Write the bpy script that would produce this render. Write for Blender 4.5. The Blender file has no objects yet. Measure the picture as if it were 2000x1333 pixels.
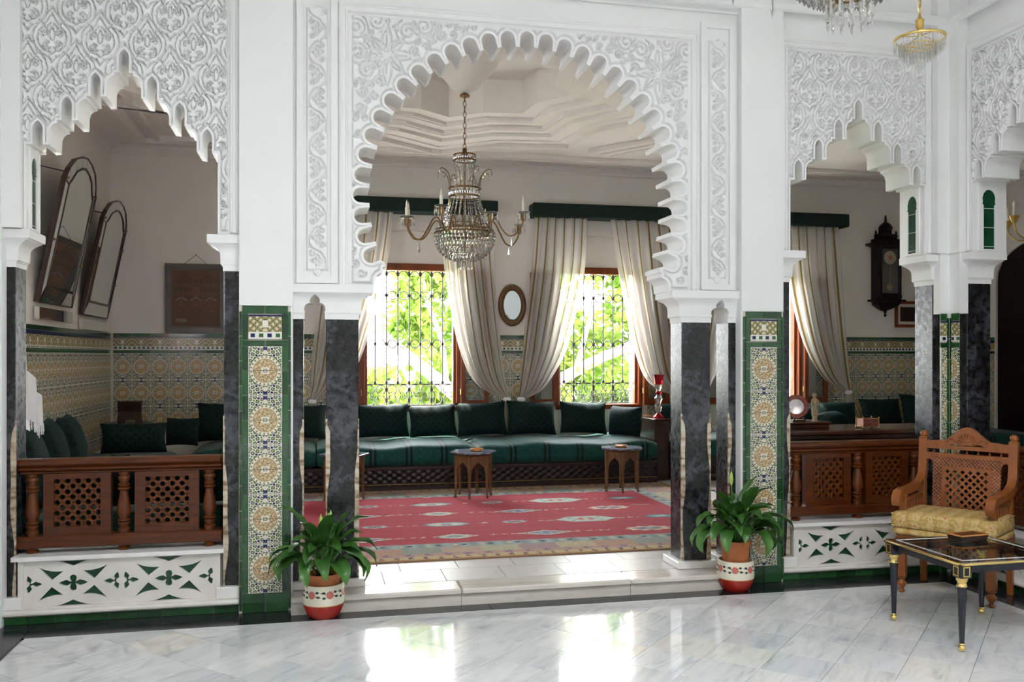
import bpy, math, random
import numpy as np
from mathutils import Vector, Matrix
from mathutils.geometry import tessellate_polygon

SC = bpy.context.scene
COL = SC.collection
PI = math.pi
R = math.radians
rnd = random.Random(7)

# ------------------------------------------------------------------ camera, sky, exposure
cam_d = bpy.data.cameras.new('camera')
cam = bpy.data.objects.new('camera', cam_d)
COL.objects.link(cam)
cam.location = (0.0, -5.63, 1.5625)
cam.rotation_euler = (R(90), 0, R(-12.3))
cam_d.sensor_width = 36
cam_d.lens = 1740 / 2000 * 36
cam_d.shift_y = 30.5 / 2000
cam_d.clip_start = 0.05
SC.camera = cam

world = bpy.data.worlds.new('sky')
SC.world = world
world.use_nodes = True
wn = world.node_tree
wn.nodes['Background'].inputs[0].default_value = (0.93, 0.97, 1.0, 1)
wn.nodes['Background'].inputs[1].default_value = 11.0

sun_d = bpy.data.lights.new('sun', 'SUN')
sun_d.energy = 10.0
sun_d.angle = R(2)
sun_d.color = (1.0, .95, .84)
sun = bpy.data.objects.new('sun', sun_d)
COL.objects.link(sun)
sun.rotation_euler = (R(-24), R(-8), 0)          # high, from beyond the garden

def portal(loc, rot, sx, sy):
    d = bpy.data.lights.new('sky_portal', 'AREA')
    d.shape = 'RECTANGLE'; d.size = sx; d.size_y = sy
    d.cycles.is_portal = True
    o = bpy.data.objects.new('sky_portal', d)
    COL.objects.link(o)
    o.location = loc; o.rotation_euler = rot
for wx, ww in ((1.107, 1.11), (3.495, 1.06), (5.73, 1.10)):
    portal((wx, 5.50, 1.82), (R(-90), 0, 0), ww, 1.75)           # guides the sky's light in through each window
portal((-2.56, .88, 2.25), (0, R(90), 0), .90, 1.0)
LX0, LX1, LY0, LY1 = 0.5, 2.2, -5.7, -4.2                        # roof light over the court
portal(((LX0 + LX1) / 2, (LY0 + LY1) / 2, 5.08), (0, 0, 0), LX1 - LX0, LY1 - LY0)

SC.view_settings.view_transform = 'Standard'
SC.view_settings.look = 'None'
SC.view_settings.gamma = 1
SC.view_settings.use_curve_mapping = False
SC.view_settings.exposure = 1.70
SC.cycles.max_bounces = 10
SC.cycles.diffuse_bounces = 6
SC.cycles.glossy_bounces = 4
SC.cycles.transmission_bounces = 8
SC.cycles.transparent_max_bounces = 16
SC.cycles.sample_clamp_indirect = 8.0
SC.cycles.caustics_reflective = False
SC.cycles.caustics_refractive = False

# ------------------------------------------------------------------ node expressions
class S:
    """a scalar socket (or number) inside a node tree, with arithmetic"""
    def __init__(s, g, v): s.g, s.v = g, v
    def __add__(a, b): return a.g.m('ADD', a, b)
    def __radd__(a, b): return a.g.m('ADD', b, a)
    def __sub__(a, b): return a.g.m('SUBTRACT', a, b)
    def __rsub__(a, b): return a.g.m('SUBTRACT', b, a)
    def __mul__(a, b): return a.g.m('MULTIPLY', a, b)
    def __rmul__(a, b): return a.g.m('MULTIPLY', b, a)
    def __truediv__(a, b): return a.g.m('DIVIDE', a, b)
    def __lt__(a, b): return a.g.m('LESS_THAN', a, b)
    def __gt__(a, b): return a.g.m('GREATER_THAN', a, b)

class G:
    def __init__(s, name):
        s.mat = bpy.data.materials.new(name)
        s.mat.use_nodes = True
        s.nt = s.mat.node_tree
        s.bsdf = s.nt.nodes['Principled BSDF']
        s.out = s.nt.nodes['Material Output']
    def n(s, t, **k):
        nd = s.nt.nodes.new(t)
        for a, b in k.items(): setattr(nd, a, b)
        return nd
    def put(s, inp, v):
        if isinstance(v, S): v = v.v
        if hasattr(v, 'is_output'): s.nt.links.new(v, inp)
        else: inp.default_value = v
    def m(s, op, *a):
        nd = s.n('ShaderNodeMath', operation=op)
        for i, x in enumerate(a): s.put(nd.inputs[i], x)
        return S(s, nd.outputs[0])
    def coord(s, kind='Generated'):
        c = s.n('ShaderNodeTexCoord')
        sp = s.n('ShaderNodeSeparateXYZ')
        s.nt.links.new(c.outputs[kind], sp.inputs[0])
        return [S(s, o) for o in sp.outputs]
    def rand(s):
        return S(s, s.n('ShaderNodeObjectInfo').outputs['Random'])
    def noise(s, scale=5, detail=3, rough=.5, vec=None, kind='Object', dist=0., out=0, w=None):
        nd = s.n('ShaderNodeTexNoise')
        if w is not None:
            nd.noise_dimensions = '4D'
            s.put(nd.inputs['W'], w)
        nd.inputs['Scale'].default_value = scale
        nd.inputs['Detail'].default_value = detail
        nd.inputs['Roughness'].default_value = rough
        nd.inputs['Distortion'].default_value = dist
        if vec is None: vec = s.n('ShaderNodeTexCoord').outputs[kind]
        s.nt.links.new(vec, nd.inputs['Vector'])
        return S(s, nd.outputs[0])
    def vec(s, x, y, z):
        nd = s.n('ShaderNodeCombineXYZ')
        for i, q in enumerate((x, y, z)): s.put(nd.inputs[i], q)
        return nd.outputs[0]
    def objvec(s, sx, sy, sz, rz=0):
        mp = s.n('ShaderNodeMapping')
        mp.inputs['Scale'].default_value = (sx, sy, sz)
        mp.inputs['Rotation'].default_value = (0, 0, rz)
        s.nt.links.new(s.n('ShaderNodeTexCoord').outputs['Object'], mp.inputs[0])
        return mp.outputs[0]
    def ramp(s, f, *stops):
        nd = s.n('ShaderNodeValToRGB')
        cr = nd.color_ramp
        while len(cr.elements) < len(stops): cr.elements.new(.5)
        for e, (p, c) in zip(cr.elements, stops):
            e.position = p
            e.color = (*c, 1) if len(c) == 3 else c
        s.put(nd.inputs[0], f)
        return nd.outputs[0]
    def mix(s, f, a, b):
        nd = s.n('ShaderNodeMix', data_type='RGBA')
        s.put(nd.inputs[0], f)
        for i, c in ((6, a), (7, b)):
            if isinstance(c, tuple): nd.inputs[i].default_value = (*c, 1)
            else: s.nt.links.new(c, nd.inputs[i])
        return nd.outputs[2]
    def color(s, c):
        if isinstance(c, tuple): s.bsdf.inputs['Base Color'].default_value = (*c, 1)
        else: s.nt.links.new(c, s.bsdf.inputs['Base Color'])
        return s
    def set(s, rough=.5, metal=0., spec=None, trans=None, ior=None, coat=None):
        b = s.bsdf.inputs
        s.put(b['Roughness'], rough)
        b['Metallic'].default_value = metal
        if spec is not None: b['Specular IOR Level'].default_value = spec
        if trans is not None: b['Transmission Weight'].default_value = trans
        if ior is not None: b['IOR'].default_value = ior
        if coat is not None: b['Coat Weight'].default_value = coat
        return s
    def bump(s, h, strength=.3, dist=.01):
        nd = s.n('ShaderNodeBump')
        nd.inputs['Strength'].default_value = strength
        nd.inputs['Distance'].default_value = dist
        s.put(nd.inputs['Height'], h)
        s.nt.links.new(nd.outputs[0], s.bsdf.inputs['Normal'])
        return s

M = {}
def plain(name, c, rough=.5, metal=0., var=.12, scale=12, bump=0., **k):
    """one colour with a little grain"""
    g = G(name)
    f = g.noise(scale, 4, .6)
    lo = tuple(max(0, x * (1 - var)) for x in c); hi = tuple(min(1, x * (1 + var)) for x in c)
    g.color(g.ramp(f, (.3, lo), (.7, hi))).set(rough, metal, **k)
    if bump: g.bump(g.noise(scale * 4, 3), bump, .004)
    M[name] = g.mat
    return g

plain('plaster', (.83, .83, .825), .75, var=.015, scale=3, bump=.05)
plain('gallery_light_sink', (.16, .12, .09), .6, var=.2, scale=4)  # unseen gallery walls made dark to cut bounce into the right alcove
plain('salon_plaster', (.80, .77, .73), .8, var=.03, scale=2, bump=.08)
plain('white_marble', (.72, .69, .65), .3, var=.09, scale=5)
plain('plinth_marble', (.80, .78, .76), .3, var=.05, scale=7)
plain('grout', (.62, .60, .52), .8, var=.05)
plain('brass', (.62, .42, .14), .28, 1., var=.1)
plain('gold', (.85, .62, .22), .2, 1., var=.05)
plain('old_bronze', (.20, .12, .05), .38, .85, var=.3, scale=20)
plain('brass_dull', (.26, .15, .05), .42, .8, var=.25, scale=20)
plain('iron', (.03, .03, .035), .5, .4)
plain('lacquer', (.012, .013, .02), .18, var=.2)
plain('dark_wood', (.035, .014, .009), .32, var=.5, scale=8)
plain('black_wood', (.006, .004, .0035), .45, var=.4, scale=8, spec=.2)
plain('pelmet_cloth', (.003, .017, .013), .85, var=.35, scale=14)
plain('candle', (.80, .78, .66), .5, var=.03)
plain('terracotta', (.50, .16, .05), .6, var=.2, scale=20)
plain('soil', (.04, .025, .015), .9, var=.3, scale=40)
plain('stem_green', (.08, .20, .03), .5)
plain('bud', (.42, .62, .12), .45, var=.2)
plain('bark', (.30, .25, .20), .8, var=.3, scale=6)
plain('lawn', (.30, .36, .14), .9, var=.4, scale=3)
plain('bounce_paving', (.62, .60, .56), .8, var=.1, scale=3)
plain('white_cloth', (.80, .79, .80), .9, var=.04)
plain('roller', (.62, .60, .57), .8, var=.02)
plain('pale_paint', (.78, .76, .74), .5)
plain('figurine_clay', (.26, .19, .11), .6, var=.3, scale=60)
plain('polished_wood', (.055, .020, .012), .14, var=.3, scale=6)
plain('plate_red', (.22, .06, .045), .3, .3, var=.3, scale=30)
plain('plate_silver', (.55, .50, .50), .3, .5, var=.2, scale=30)
plain('skirting', (.025, .012, .010), .4, var=.4)

def wood(name, c1, c2, rough=.30, sc=(3, 3, 24), coat=.06):
    g = G(name)
    f = g.noise(3.5, 5, .6, vec=g.objvec(*sc), dist=.6)
    g.color(g.ramp(f, (.25, c1), (.75, c2))).set(rough, coat=coat, spec=.35)
    M[name] = g.mat
wood('rail_wood', (.040, .0085, .0015), (.120, .027, .0035), sc=(1.2, 10, 10))
wood('turned_wood', (.058, .013, .002), (.155, .038, .0055), sc=(10, 10, 1.5))
wood('chair_wood', (.19, .052, .011), (.31, .10, .022), .32, sc=(8, 8, 2))
wood('window_wood', (.12, .026, .008), (.26, .06, .018), .3, sc=(8, 8, 1))
wood('table_wood', (.09, .045, .018), (.20, .10, .04), .4, sc=(8, 8, 2))
wood('inlay_wood', (.50, .20, .05), (.62, .28, .08), .25, sc=(3, 12, 12))

def stone_black():
    g = G('black_stone')
    a = g.noise(5, 6, .7, dist=1.0)
    b = g.noise(26, 4, .7)
    f = a * .7 + b * .3
    g.color(g.ramp(f, (.38, (.002, .0025, .003)), (.50, (.012, .013, .015)), (.62, (.075, .080, .088))))
    g.set(g.m('MULTIPLY_ADD', b, .5, .04), spec=.45)
    M['black_stone'] = g.mat
stone_black()
def stone_floor_black():
    g = G('black_marble')
    a = g.noise(4, 6, .7, vec=g.objvec(.6, 3, 3), dist=2.0)
    g.color(g.ramp(a, (.45, (.010, .013, .014)), (.62, (.03, .034, .036)), (.72, (.16, .16, .155)))).set(.16, spec=.35)
    M['black_marble'] = g.mat
stone_floor_black()
def marble_tile():
    g = G('floor_marble')
    r = g.rand()
    tc = g.n('ShaderNodeTexCoord').outputs['Object']
    mp = g.n('ShaderNodeMapping')
    mp.inputs['Scale'].default_value = (1.1, 5.5, 3)
    g.put(mp.inputs['Rotation'], g.vec(0., 0., g.m('FLOOR', r * 37.) * .9 + .5))
    g.nt.links.new(tc, mp.inputs[0])
    a = g.noise(2.4, 7, .62, vec=mp.outputs[0], dist=1.3, w=r * 90)
    b = g.noise(2.0, 3, .5, w=r * 50)
    c1 = g.ramp(a, (.26, (.40, .42, .44)), (.37, (.59, .60, .61)), (.49, (.71, .715, .715)), (.72, (.79, .795, .79)))
    tint = g.ramp(r, (0., (.80, .83, .85)), (.35, (1, 1, 1)), (.6, (.90, .915, .93)), (.9, (1, 1, 1)), (1., (1., .95, .84)))
    mx = g.n('ShaderNodeMix', data_type='RGBA', blend_type='MULTIPLY')
    mx.inputs[0].default_value = 1
    g.nt.links.new(c1, mx.inputs[6]); g.nt.links.new(tint, mx.inputs[7])
    g.color(mx.outputs[2]).set(g.m('MULTIPLY_ADD', b, .06, .035), spec=.62)
    M['floor_marble'] = g.mat
marble_tile()
def step_stone():
    g = G('step_stone')
    a = g.noise(3, 5, .6, vec=g.objvec(1, 4, 4), dist=.8)
    g.color(g.ramp(a, (.3, (.56, .51, .45)), (.6, (.68, .64, .58)))).set(.16)
    M['step_stone'] = g.mat
    g = G('landing_tile')
    r = g.rand()
    a = g.noise(3, 5, .6, vec=g.objvec(6, 1, 1), w=r * 30)
    g.color(g.ramp(a * .7 + r * .3, (.3, (.50, .47, .46)), (.7, (.60, .57, .555)))).set(.30)
    M['landing_tile'] = g.mat
step_stone()
def green_tile():
    g = G('green_glaze')
    r = g.rand()
    a = g.noise(14, 3, .6, w=r * 40)
    g.color(g.ramp(a * .55 + r * .45, (.25, (.006, .040, .010)), (.75, (.022, .105, .028)))).set(.10, spec=.6)
    g.bump(g.noise(9, 2, .5, w=r * 10), .08, .004)
    M['green_glaze'] = g.mat
    g = G('deep_green')
    g.color(g.ramp(g.noise(8, 3), (.3, (.004, .035, .016)), (.7, (.012, .075, .034)))).set(.2)
    M['deep_green'] = g.mat
green_tile()

# ---- decorated tiles: u runs 0..1 across the tile, w runs 0 (medallion centre line) .. 1 (outer edge)
def medallion(g, u, w):
    """upper half of a two-tile medallion"""
    cream = (.72, .67, .55); tan = (.44, .32, .16); green = (.025, .085, .035); blue = (.012, .014, .10); dark = (.03, .035, .035); brown = (.22, .10, .04)
    x = (u - .5) * .2
    z = w * .15
    ax = g.m('ABSOLUTE', x)
    rr = g.m('SQRT', x * x + z * z)
    an = g.m('ARCTAN2', z, x)
    # corner foliage
    s1 = g.m('SINE', ax * 128. + z * 40. + .6); s2 = g.m('SINE', z * 140. - ax * 46. + .4)
    fol = s1 * s2
    c = g.mix(fol > -.12, green, cream)
    c = g.mix(fol > .62, c, (.52, .34, .18))
    c = g.mix(fol < -.62, c, (.30, .33, .16))
    c = g.mix((s1 + s2) < -1.45, c, blue)
    c = g.mix((s1 + s2) > 1.60, c, (.10, .22, .08))
    # dark hairlines round the foliage
    ln = g.m('ABSOLUTE', fol + .12)
    c = g.mix(ln < .06, c, dark)
    # blue post on the axis
    post = g.m('MULTIPLY', ax < .012, z > .118)
    c = g.mix(post, c, blue)
    kn = g.m('SQRT', x * x + (z - .113) * (z - .113))
    c = g.mix(kn < .014, c, (.70, .60, .55))
    # ring of white beads
    c = g.mix(rr < .097, c, (.10, .12, .06))
    c = g.mix(rr < .093, c, cream)
    bead = g.m('SINE', an * 22.)
    c = g.mix(g.m('MULTIPLY', bead > .35, g.m('MULTIPLY', rr > .078, rr < .091)), c, (.20, .19, .10))
    c = g.mix(rr < .073, c, (.30, .20, .08))
    c = g.mix(rr < .070, c, tan)
    # tan arabesque inside
    w1 = g.m('SINE', rr * 260. + g.m('SINE', an * 6.) * 2.2)
    c = g.mix(g.m('MULTIPLY', w1 > .35, rr < .068), c, (.62, .52, .32))
    w2 = g.m('SINE', rr * 150. - g.m('COSINE', an * 8.) * 2.6)
    c = g.mix(g.m('MULTIPLY', w2 > .82, rr < .066), c, brown)
    bx = g.m('MAXIMUM', ax, z * 1.25)
    c = g.mix(bx < .024, c, cream)
    c = g.mix(g.m('MULTIPLY', bx < .012, bx > .007), c, (.13, .16, .10))
    # white rim of the tile
    rim = g.m('MINIMUM', .1 - ax, .15 - z)
    c = g.mix(rim < .0035, c, (.72, .70, .64))
    return c

def frieze(g, u, w):
    """border tile: scrolls above, a row of dark darts on white below; w 0 bottom .. 1 top"""
    cream = (.62, .56, .38); tan = (.36, .27, .11); blue = (.012, .014, .09); green = (.03, .12, .04)
    x = u * .2; z = w * .14
    ax = g.m('ABSOLUTE', x - .1)
    s1 = g.m('SINE', ax * 150. + .8); s2 = g.m('SINE', z * 150. + ax * 30.)
    c = g.mix(s1 * s2 > .1, tan, cream)
    c = g.mix(g.m('ABSOLUTE', s1 * s2 - .1) < .12, c, (.06, .07, .03))
    c = g.mix(s1 * s2 < -.72, c, green)
    cr = g.m('MAXIMUM', ax * 1.2, g.m('ABSOLUTE', z - .088))
    c = g.mix(cr < .02, c, (.74, .71, .62))
    c = g.mix(z < .040, c, (.74, .72, .66))
    fr = g.m('FRACT', x * 20.)
    dart = g.m('MULTIPLY', g.m('MULTIPLY', fr > .25, fr < .78), g.m('MULTIPLY', z > .010, z < .032))
    par = g.m('FRACT', x * 10.)
    c = g.mix(g.m('MULTIPLY', dart, par < .5), c, blue)
    c = g.mix(g.m('MULTIPLY', dart, par > .5), c, green)
    c = g.mix(z > .130, c, blue)
    return c

def deco(name, fn, mode, rough=.14):
    g = G(name)
    if mode == 'piece':
        x, y, z = g.coord('Generated')
        col = fn(g, x, z)
    elif mode == 'wall_y':                       # running along y, bands in z (object = world coordinates)
        x, y, z = g.coord('Object')
        u = g.m('FRACT', y * 5.)
        if fn is medallion:
            q = g.m('FRACT', (z - 1.59 + 3.) / .30)
            w = g.m('ABSOLUTE', q - .5) * 2.
        else:
            w = (z - 1.62) / .14
        col = fn(g, u, w)
    elif mode == 'uv':
        uv = g.coord('UV')
        col = fn(g, uv[0], uv[1])
    g.color(col).set(rough)
    M[name] = g.mat
deco('medallion_glaze', medallion, 'piece')
deco('frieze_glaze', frieze, 'piece')
deco('medallion_side', medallion, 'wall_y')
deco('frieze_side', frieze, 'wall_y')

# ---- cloth
def cloths():
    g = G('cushion_cloth')
    x, y, z = g.coord('Object')
    v = g.m('SINE', x * 75.) * g.m('SINE', z * 75.)
    n = g.noise(30, 3)
    g.color(g.mix(v > .45, g.ramp(n, (.3, (.0016, .011, .0095)), (.7, (.0045, .022, .019))), (.001, .007, .006))).set(.7, spec=.15)
    g.bsdf.inputs['Sheen Weight'].default_value = .03
    g.bsdf.inputs['Sheen Tint'].default_value = (.25, .8, .75, 1)
    M['cushion_cloth'] = g.mat
    g = G('mattress_cloth')
    x, y, z = g.coord('Object')
    st = g.m('FRACT', x * 2.6)
    n = g.noise(24, 3)
    base = g.ramp(n, (.3, (.004, .038, .030)), (.7, (.010, .068, .054)))
    c = g.mix(g.m('MULTIPLY', st > .40, st < .60), base, (.0018, .011, .010))
    c = g.mix(g.m('MULTIPLY', st > .47, st < .53), c, (.016, .06, .05))
    g.color(c).set(.6, spec=.12)
    g.bsdf.inputs['Sheen Weight'].default_value = .12
    M['mattress_cloth'] = g.mat
    g = G('chair_cloth')
    x, y, z = g.coord('Object')
    st = g.m('SINE', x * 70.)
    n = g.noise(42, 4, .65)
    c = g.ramp(st * .07 + n * .93, (.30, (.36, .21, .05)), (.46, (.50, .33, .10)), (.56, (.62, .50, .25)), (.64, (.48, .14, .06)))
    g.color(c).set(.8)
    M['chair_cloth'] = g.mat
    g = G('carved_base')
    x, y, z = g.coord('Object')
    v = g.m('SINE', x * 60.) * g.m('SINE', z * 90.)
    n = g.noise(40, 4)
    g.color(g.ramp(v * .3 + n, (.35, (.004, .0025, .0025)), (.7, (.016, .006, .005)), (.95, (.09, .035, .028)))).set(.4)
    g.bump(v, .5, .01)
    M['carved_base'] = g.mat
cloths()

def sheer():
    g = G('sheer_cloth')
    uv = g.coord('UV')
    u = uv[0]
    st = g.m('FRACT', u * 6.)
    stripe = g.m('MULTIPLY', st > .42, st < .56)
    c = g.mix(stripe, (.90, .89, .86), (.27, .18, .06))
    dif = g.n('ShaderNodeBsdfDiffuse'); g.nt.links.new(c, dif.inputs[0])
    trl = g.n('ShaderNodeBsdfTranslucent'); g.nt.links.new(c, trl.inputs[0])
    tr = g.n('ShaderNodeBsdfTransparent')
    a = g.n('ShaderNodeMixShader'); a.inputs[0].default_value = .5
    g.nt.links.new(dif.outputs[0], a.inputs[1]); g.nt.links.new(trl.outputs[0], a.inputs[2])
    b = g.n('ShaderNodeMixShader')
    g.put(b.inputs[0], g.m('MULTIPLY_ADD', stripe, -.34, .42))
    g.nt.links.new(a.outputs[0], b.inputs[1]); g.nt.links.new(tr.outputs[0], b.inputs[2])
    g.nt.links.new(b.outputs[0], g.out.inputs[0])
    M['sheer_cloth'] = g.mat
sheer()

def glasses():
    g = G('crystal'); g.color((.97, .96, .93)).set(.03, trans=.85, ior=1.5, spec=.8); M['crystal'] = g.mat
    g = G('mirror_glass'); g.color((.74, .78, .74)).set(.015, 1.); M['mirror_glass'] = g.mat
    g = G('dimmed_mirror'); g.color((.36, .38, .37)).set(.04, 1.); M['dimmed_mirror'] = g.mat  # mirror colour darkened to dim the bright court it reflects
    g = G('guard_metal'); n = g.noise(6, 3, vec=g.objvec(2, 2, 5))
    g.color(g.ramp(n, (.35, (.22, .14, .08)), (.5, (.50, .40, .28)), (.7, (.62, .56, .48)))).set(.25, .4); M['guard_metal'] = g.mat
    for nm, tint in (('table_glass', (.86, .93, .90)), ('window_glass', (.95, .97, .97))):
        g = G(nm)
        gl = g.n('ShaderNodeBsdfGlossy'); gl.inputs['Roughness'].default_value = .02
        tr = g.n('ShaderNodeBsdfTransparent'); tr.inputs[0].default_value = (*tint, 1)
        fr = g.n('ShaderNodeFresnel'); fr.inputs[0].default_value = 1.5
        mx = g.n('ShaderNodeMixShader')
        g.nt.links.new(fr.outputs[0], mx.inputs[0]); g.nt.links.new(tr.outputs[0], mx.inputs[1]); g.nt.links.new(gl.outputs[0], mx.inputs[2])
        g.nt.links.new(mx.outputs[0], g.out.inputs[0])
        M[nm] = g.mat
    g = G('red_glass'); g.color((.55, .01, .02)).set(.06, trans=.5, ior=1.45); M['red_glass'] = g.mat
    g = G('clear_glass'); g.color((.92, .88, .88)).set(.05, trans=.8, ior=1.45); M['clear_glass'] = g.mat
glasses()

def leaves():
    for nm, a, b, rough in (('plant_leaf', (.016, .070, .010), (.070, .20, .032), .35),):
        g = G(nm)
        r = g.noise(5, 3)
        g.color(g.ramp(r, (.3, a), (.7, b))).set(rough)
        M[nm] = g.mat
    for nm, a, b in (('tree_leaf', (.045, .10, .012), (.20, .26, .055)), ('hedge_leaf', (.018, .035, .014), (.075, .10, .04))):
        g = G(nm)
        r = g.noise(2.2, 3)
        c = g.ramp(r, (.3, a), (.7, b))
        dif = g.n('ShaderNodeBsdfDiffuse'); g.nt.links.new(c, dif.inputs[0])
        trl = g.n('ShaderNodeBsdfTranslucent'); g.nt.links.new(c, trl.inputs[0])
        mx = g.n('ShaderNodeMixShader'); mx.inputs[0].default_value = .45
        g.nt.links.new(dif.outputs[0], mx.inputs[1]); g.nt.links.new(trl.outputs[0], mx.inputs[2])
        g.nt.links.new(mx.outputs[0], g.out.inputs[0])
        M[nm] = g.mat
leaves()

def painted_pot():
    g = G('pot_glaze')
    x, y, z = g.coord('Object')
    an = g.m('ARCTAN2', y, x)
    c = g.mix(z < .085, (.78, .72, .58), (.36, .018, .012))
    c = g.mix(g.m('MULTIPLY', z > .085, z < .090), c, (.55, .30, .10))
    # pairs of pink roses with dark leaves round the shoulder
    q = g.m('FRACT', an * (7 / (2 * PI))) - .5
    du = q * (2 * PI / 7) * .122
    dz = z - .155
    r1 = g.m('SQRT', du * du + dz * dz)
    swirl = g.m('SINE', r1 * 900.)
    c = g.mix(r1 < .023, c, (.62, .22, .17))
    c = g.mix(g.m('MULTIPLY', r1 < .022, swirl > .45), c, (.36, .06, .05))
    for ox, oz, sx in ((.040, -.010, 1), (-.036, .014, 1), (.034, .016, 1), (-.034, -.016, 1)):
        e = g.m('SQRT', (du - ox) * (du - ox) * 1. + (dz - oz) * (dz - oz) * 2.2)
        c = g.mix(e < .0105, c, (.012, .05, .05))
    st = g.m('MULTIPLY', g.m('ABSOLUTE', dz + du * .25) < .0022, g.m('MULTIPLY', r1 > .024, r1 < .058))
    c = g.mix(st, c, (.05, .05, .04))
    g.color(c).set(.2)
    M['pot_glaze'] = g.mat
painted_pot()

def attr_mat(name, rough, bump=0.):
    g = G(name)
    a = g.n('ShaderNodeAttribute'); a.attribute_name = 'paint'
    n = g.noise(60, 3)
    c = g.mix(n * .25, a.outputs['Color'], (.05, .03, .03))
    g.color(c).set(rough)
    if bump: g.bump(g.noise(160, 2), bump, .004)
    M[name] = g.mat
attr_mat('rug_pile', .95, .5)
attr_mat('print_paper', .7)
# ------------------------------------------------------------------ mesh helpers
class MB:
    def __init__(s): s.v, s.f, s.uv = [], [], None
    def add(s, v, f):
        o = len(s.v)
        s.v += [tuple(p) for p in v]
        s.f += [tuple(i + o for i in q) for q in f]
        return s
    def box(s, a, b, ch=0.):
        x0, y0, z0 = a; x1, y1, z1 = b
        if ch <= 0:
            return s.add([(x0, y0, z0), (x1, y0, z0), (x1, y1, z0), (x0, y1, z0), (x0, y0, z1), (x1, y0, z1), (x1, y1, z1), (x0, y1, z1)],
                         [(3, 2, 1, 0), (4, 5, 6, 7), (0, 1, 5, 4), (1, 2, 6, 5), (2, 3, 7, 6), (3, 0, 4, 7)])
        c = min(ch, .49 * min(x1 - x0, y1 - y0, z1 - z0))
        V = []; ix = {}
        for i, X in enumerate((x0, x1)):
            for j, Y in enumerate((y0, y1)):
                for k, Z in enumerate((z0, z1)):
                    dx, dy, dz = (c, -c)[i], (c, -c)[j], (c, -c)[k]
                    for ax, p in enumerate(((X, Y + dy, Z + dz), (X + dx, Y, Z + dz), (X + dx, Y + dy, Z))):
                        ix[i, j, k, ax] = len(V); V.append(p)
        F = []
        for i in (0, 1): F.append([ix[i, j, k, 0] for j, k in ((0, 0), (1, 0), (1, 1), (0, 1))])
        for j in (0, 1): F.append([ix[i, j, k, 1] for i, k in ((0, 0), (1, 0), (1, 1), (0, 1))])
        for k in (0, 1): F.append([ix[i, j, k, 2] for i, j in ((0, 0), (1, 0), (1, 1), (0, 1))])
        for i in (0, 1):
            for j in (0, 1): F.append([ix[i, j, 0, 0], ix[i, j, 0, 1], ix[i, j, 1, 1], ix[i, j, 1, 0]])
        for i in (0, 1):
            for k in (0, 1): F.append([ix[i, 0, k, 0], ix[i, 0, k, 2], ix[i, 1, k, 2], ix[i, 1, k, 0]])
        for j in (0, 1):
            for k in (0, 1): F.append([ix[0, j, k, 1], ix[0, j, k, 2], ix[1, j, k, 2], ix[1, j, k, 1]])
        for i in (0, 1):
            for j in (0, 1):
                for k in (0, 1): F.append([ix[i, j, k, 0], ix[i, j, k, 1], ix[i, j, k, 2]])
        return s.add(V, F)
    def lathe(s, prof, n=20, c=(0, 0, 0), caps=True):
        V = []; F = []
        for r, z in prof:
            for i in range(n):
                a = 2 * PI * i / n
                V.append((c[0] + r * math.cos(a), c[1] + r * math.sin(a), c[2] + z))
        for j in range(len(prof) - 1):
            for i in range(n):
                k = (i + 1) % n
                F.append((j * n + i, j * n + k, (j + 1) * n + k, (j + 1) * n + i))
        if caps:
            F.append(tuple(range(n - 1, -1, -1)))
            F.append(tuple(range((len(prof) - 1) * n, len(prof) * n)))
        return s.add(V, F)
    def tube(s, pts, r, n=8, caps=True, flat=None):
        pts = [Vector(p) for p in pts]
        m = len(pts)
        rr = r if isinstance(r, (list, tuple)) else [r] * m
        V = []; F = []
        up = None
        for i, p in enumerate(pts):
            t = (pts[min(i + 1, m - 1)] - pts[max(i - 1, 0)])
            if t.length < 1e-9: t = Vector((0, 0, 1))
            t.normalize()
            if up is None:
                up = Vector((0, 0, 1)) if abs(t.z) < .9 else Vector((1, 0, 0))
            a = t.cross(up)
            if a.length < 1e-6: a = t.orthogonal()
            a.normalize(); b = a.cross(t).normalized(); up = b
            for k in range(n):
                an = 2 * PI * (k + .5) / n
                V.append(p + a * (math.cos(an) * rr[i]) + b * (math.sin(an) * rr[i] * (flat or 1)))
        for i in range(m - 1):
            for k in range(n):
                q = (k + 1) % n
                F.append((i * n + k, i * n + q, (i + 1) * n + q, (i + 1) * n + k))
        if caps:
            F.append(tuple(range(n - 1, -1, -1))); F.append(tuple(range((m - 1) * n, m * n)))
        return s.add(V, F)
    def ring(s, R0, r, n=28, m=6, c=(0, 0, 0)):
        V = []; F = []
        for i in range(n):
            a = 2 * PI * i / n
            for k in range(m):
                b = 2 * PI * k / m
                q = R0 + r * math.cos(b)
                V.append((c[0] + q * math.cos(a), c[1] + q * math.sin(a), c[2] + r * math.sin(b)))
        for i in range(n):
            for k in range(m):
                F.append((i * m + k, ((i + 1) % n) * m + k, ((i + 1) % n) * m + (k + 1) % m, i * m + (k + 1) % m))
        return s.add(V, F)
    def loft(s, rings, caps=True):
        n = len(rings[0]); V = [p for r in rings for p in r]; F = []
        for j in range(len(rings) - 1):
            for i in range(n):
                k = (i + 1) % n
                F.append((j * n + i, j * n + k, (j + 1) * n + k, (j + 1) * n + i))
        if caps:
            F.append(tuple(range(n - 1, -1, -1))); F.append(tuple(range((len(rings) - 1) * n, len(rings) * n)))
        return s.add(V, F)
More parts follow.
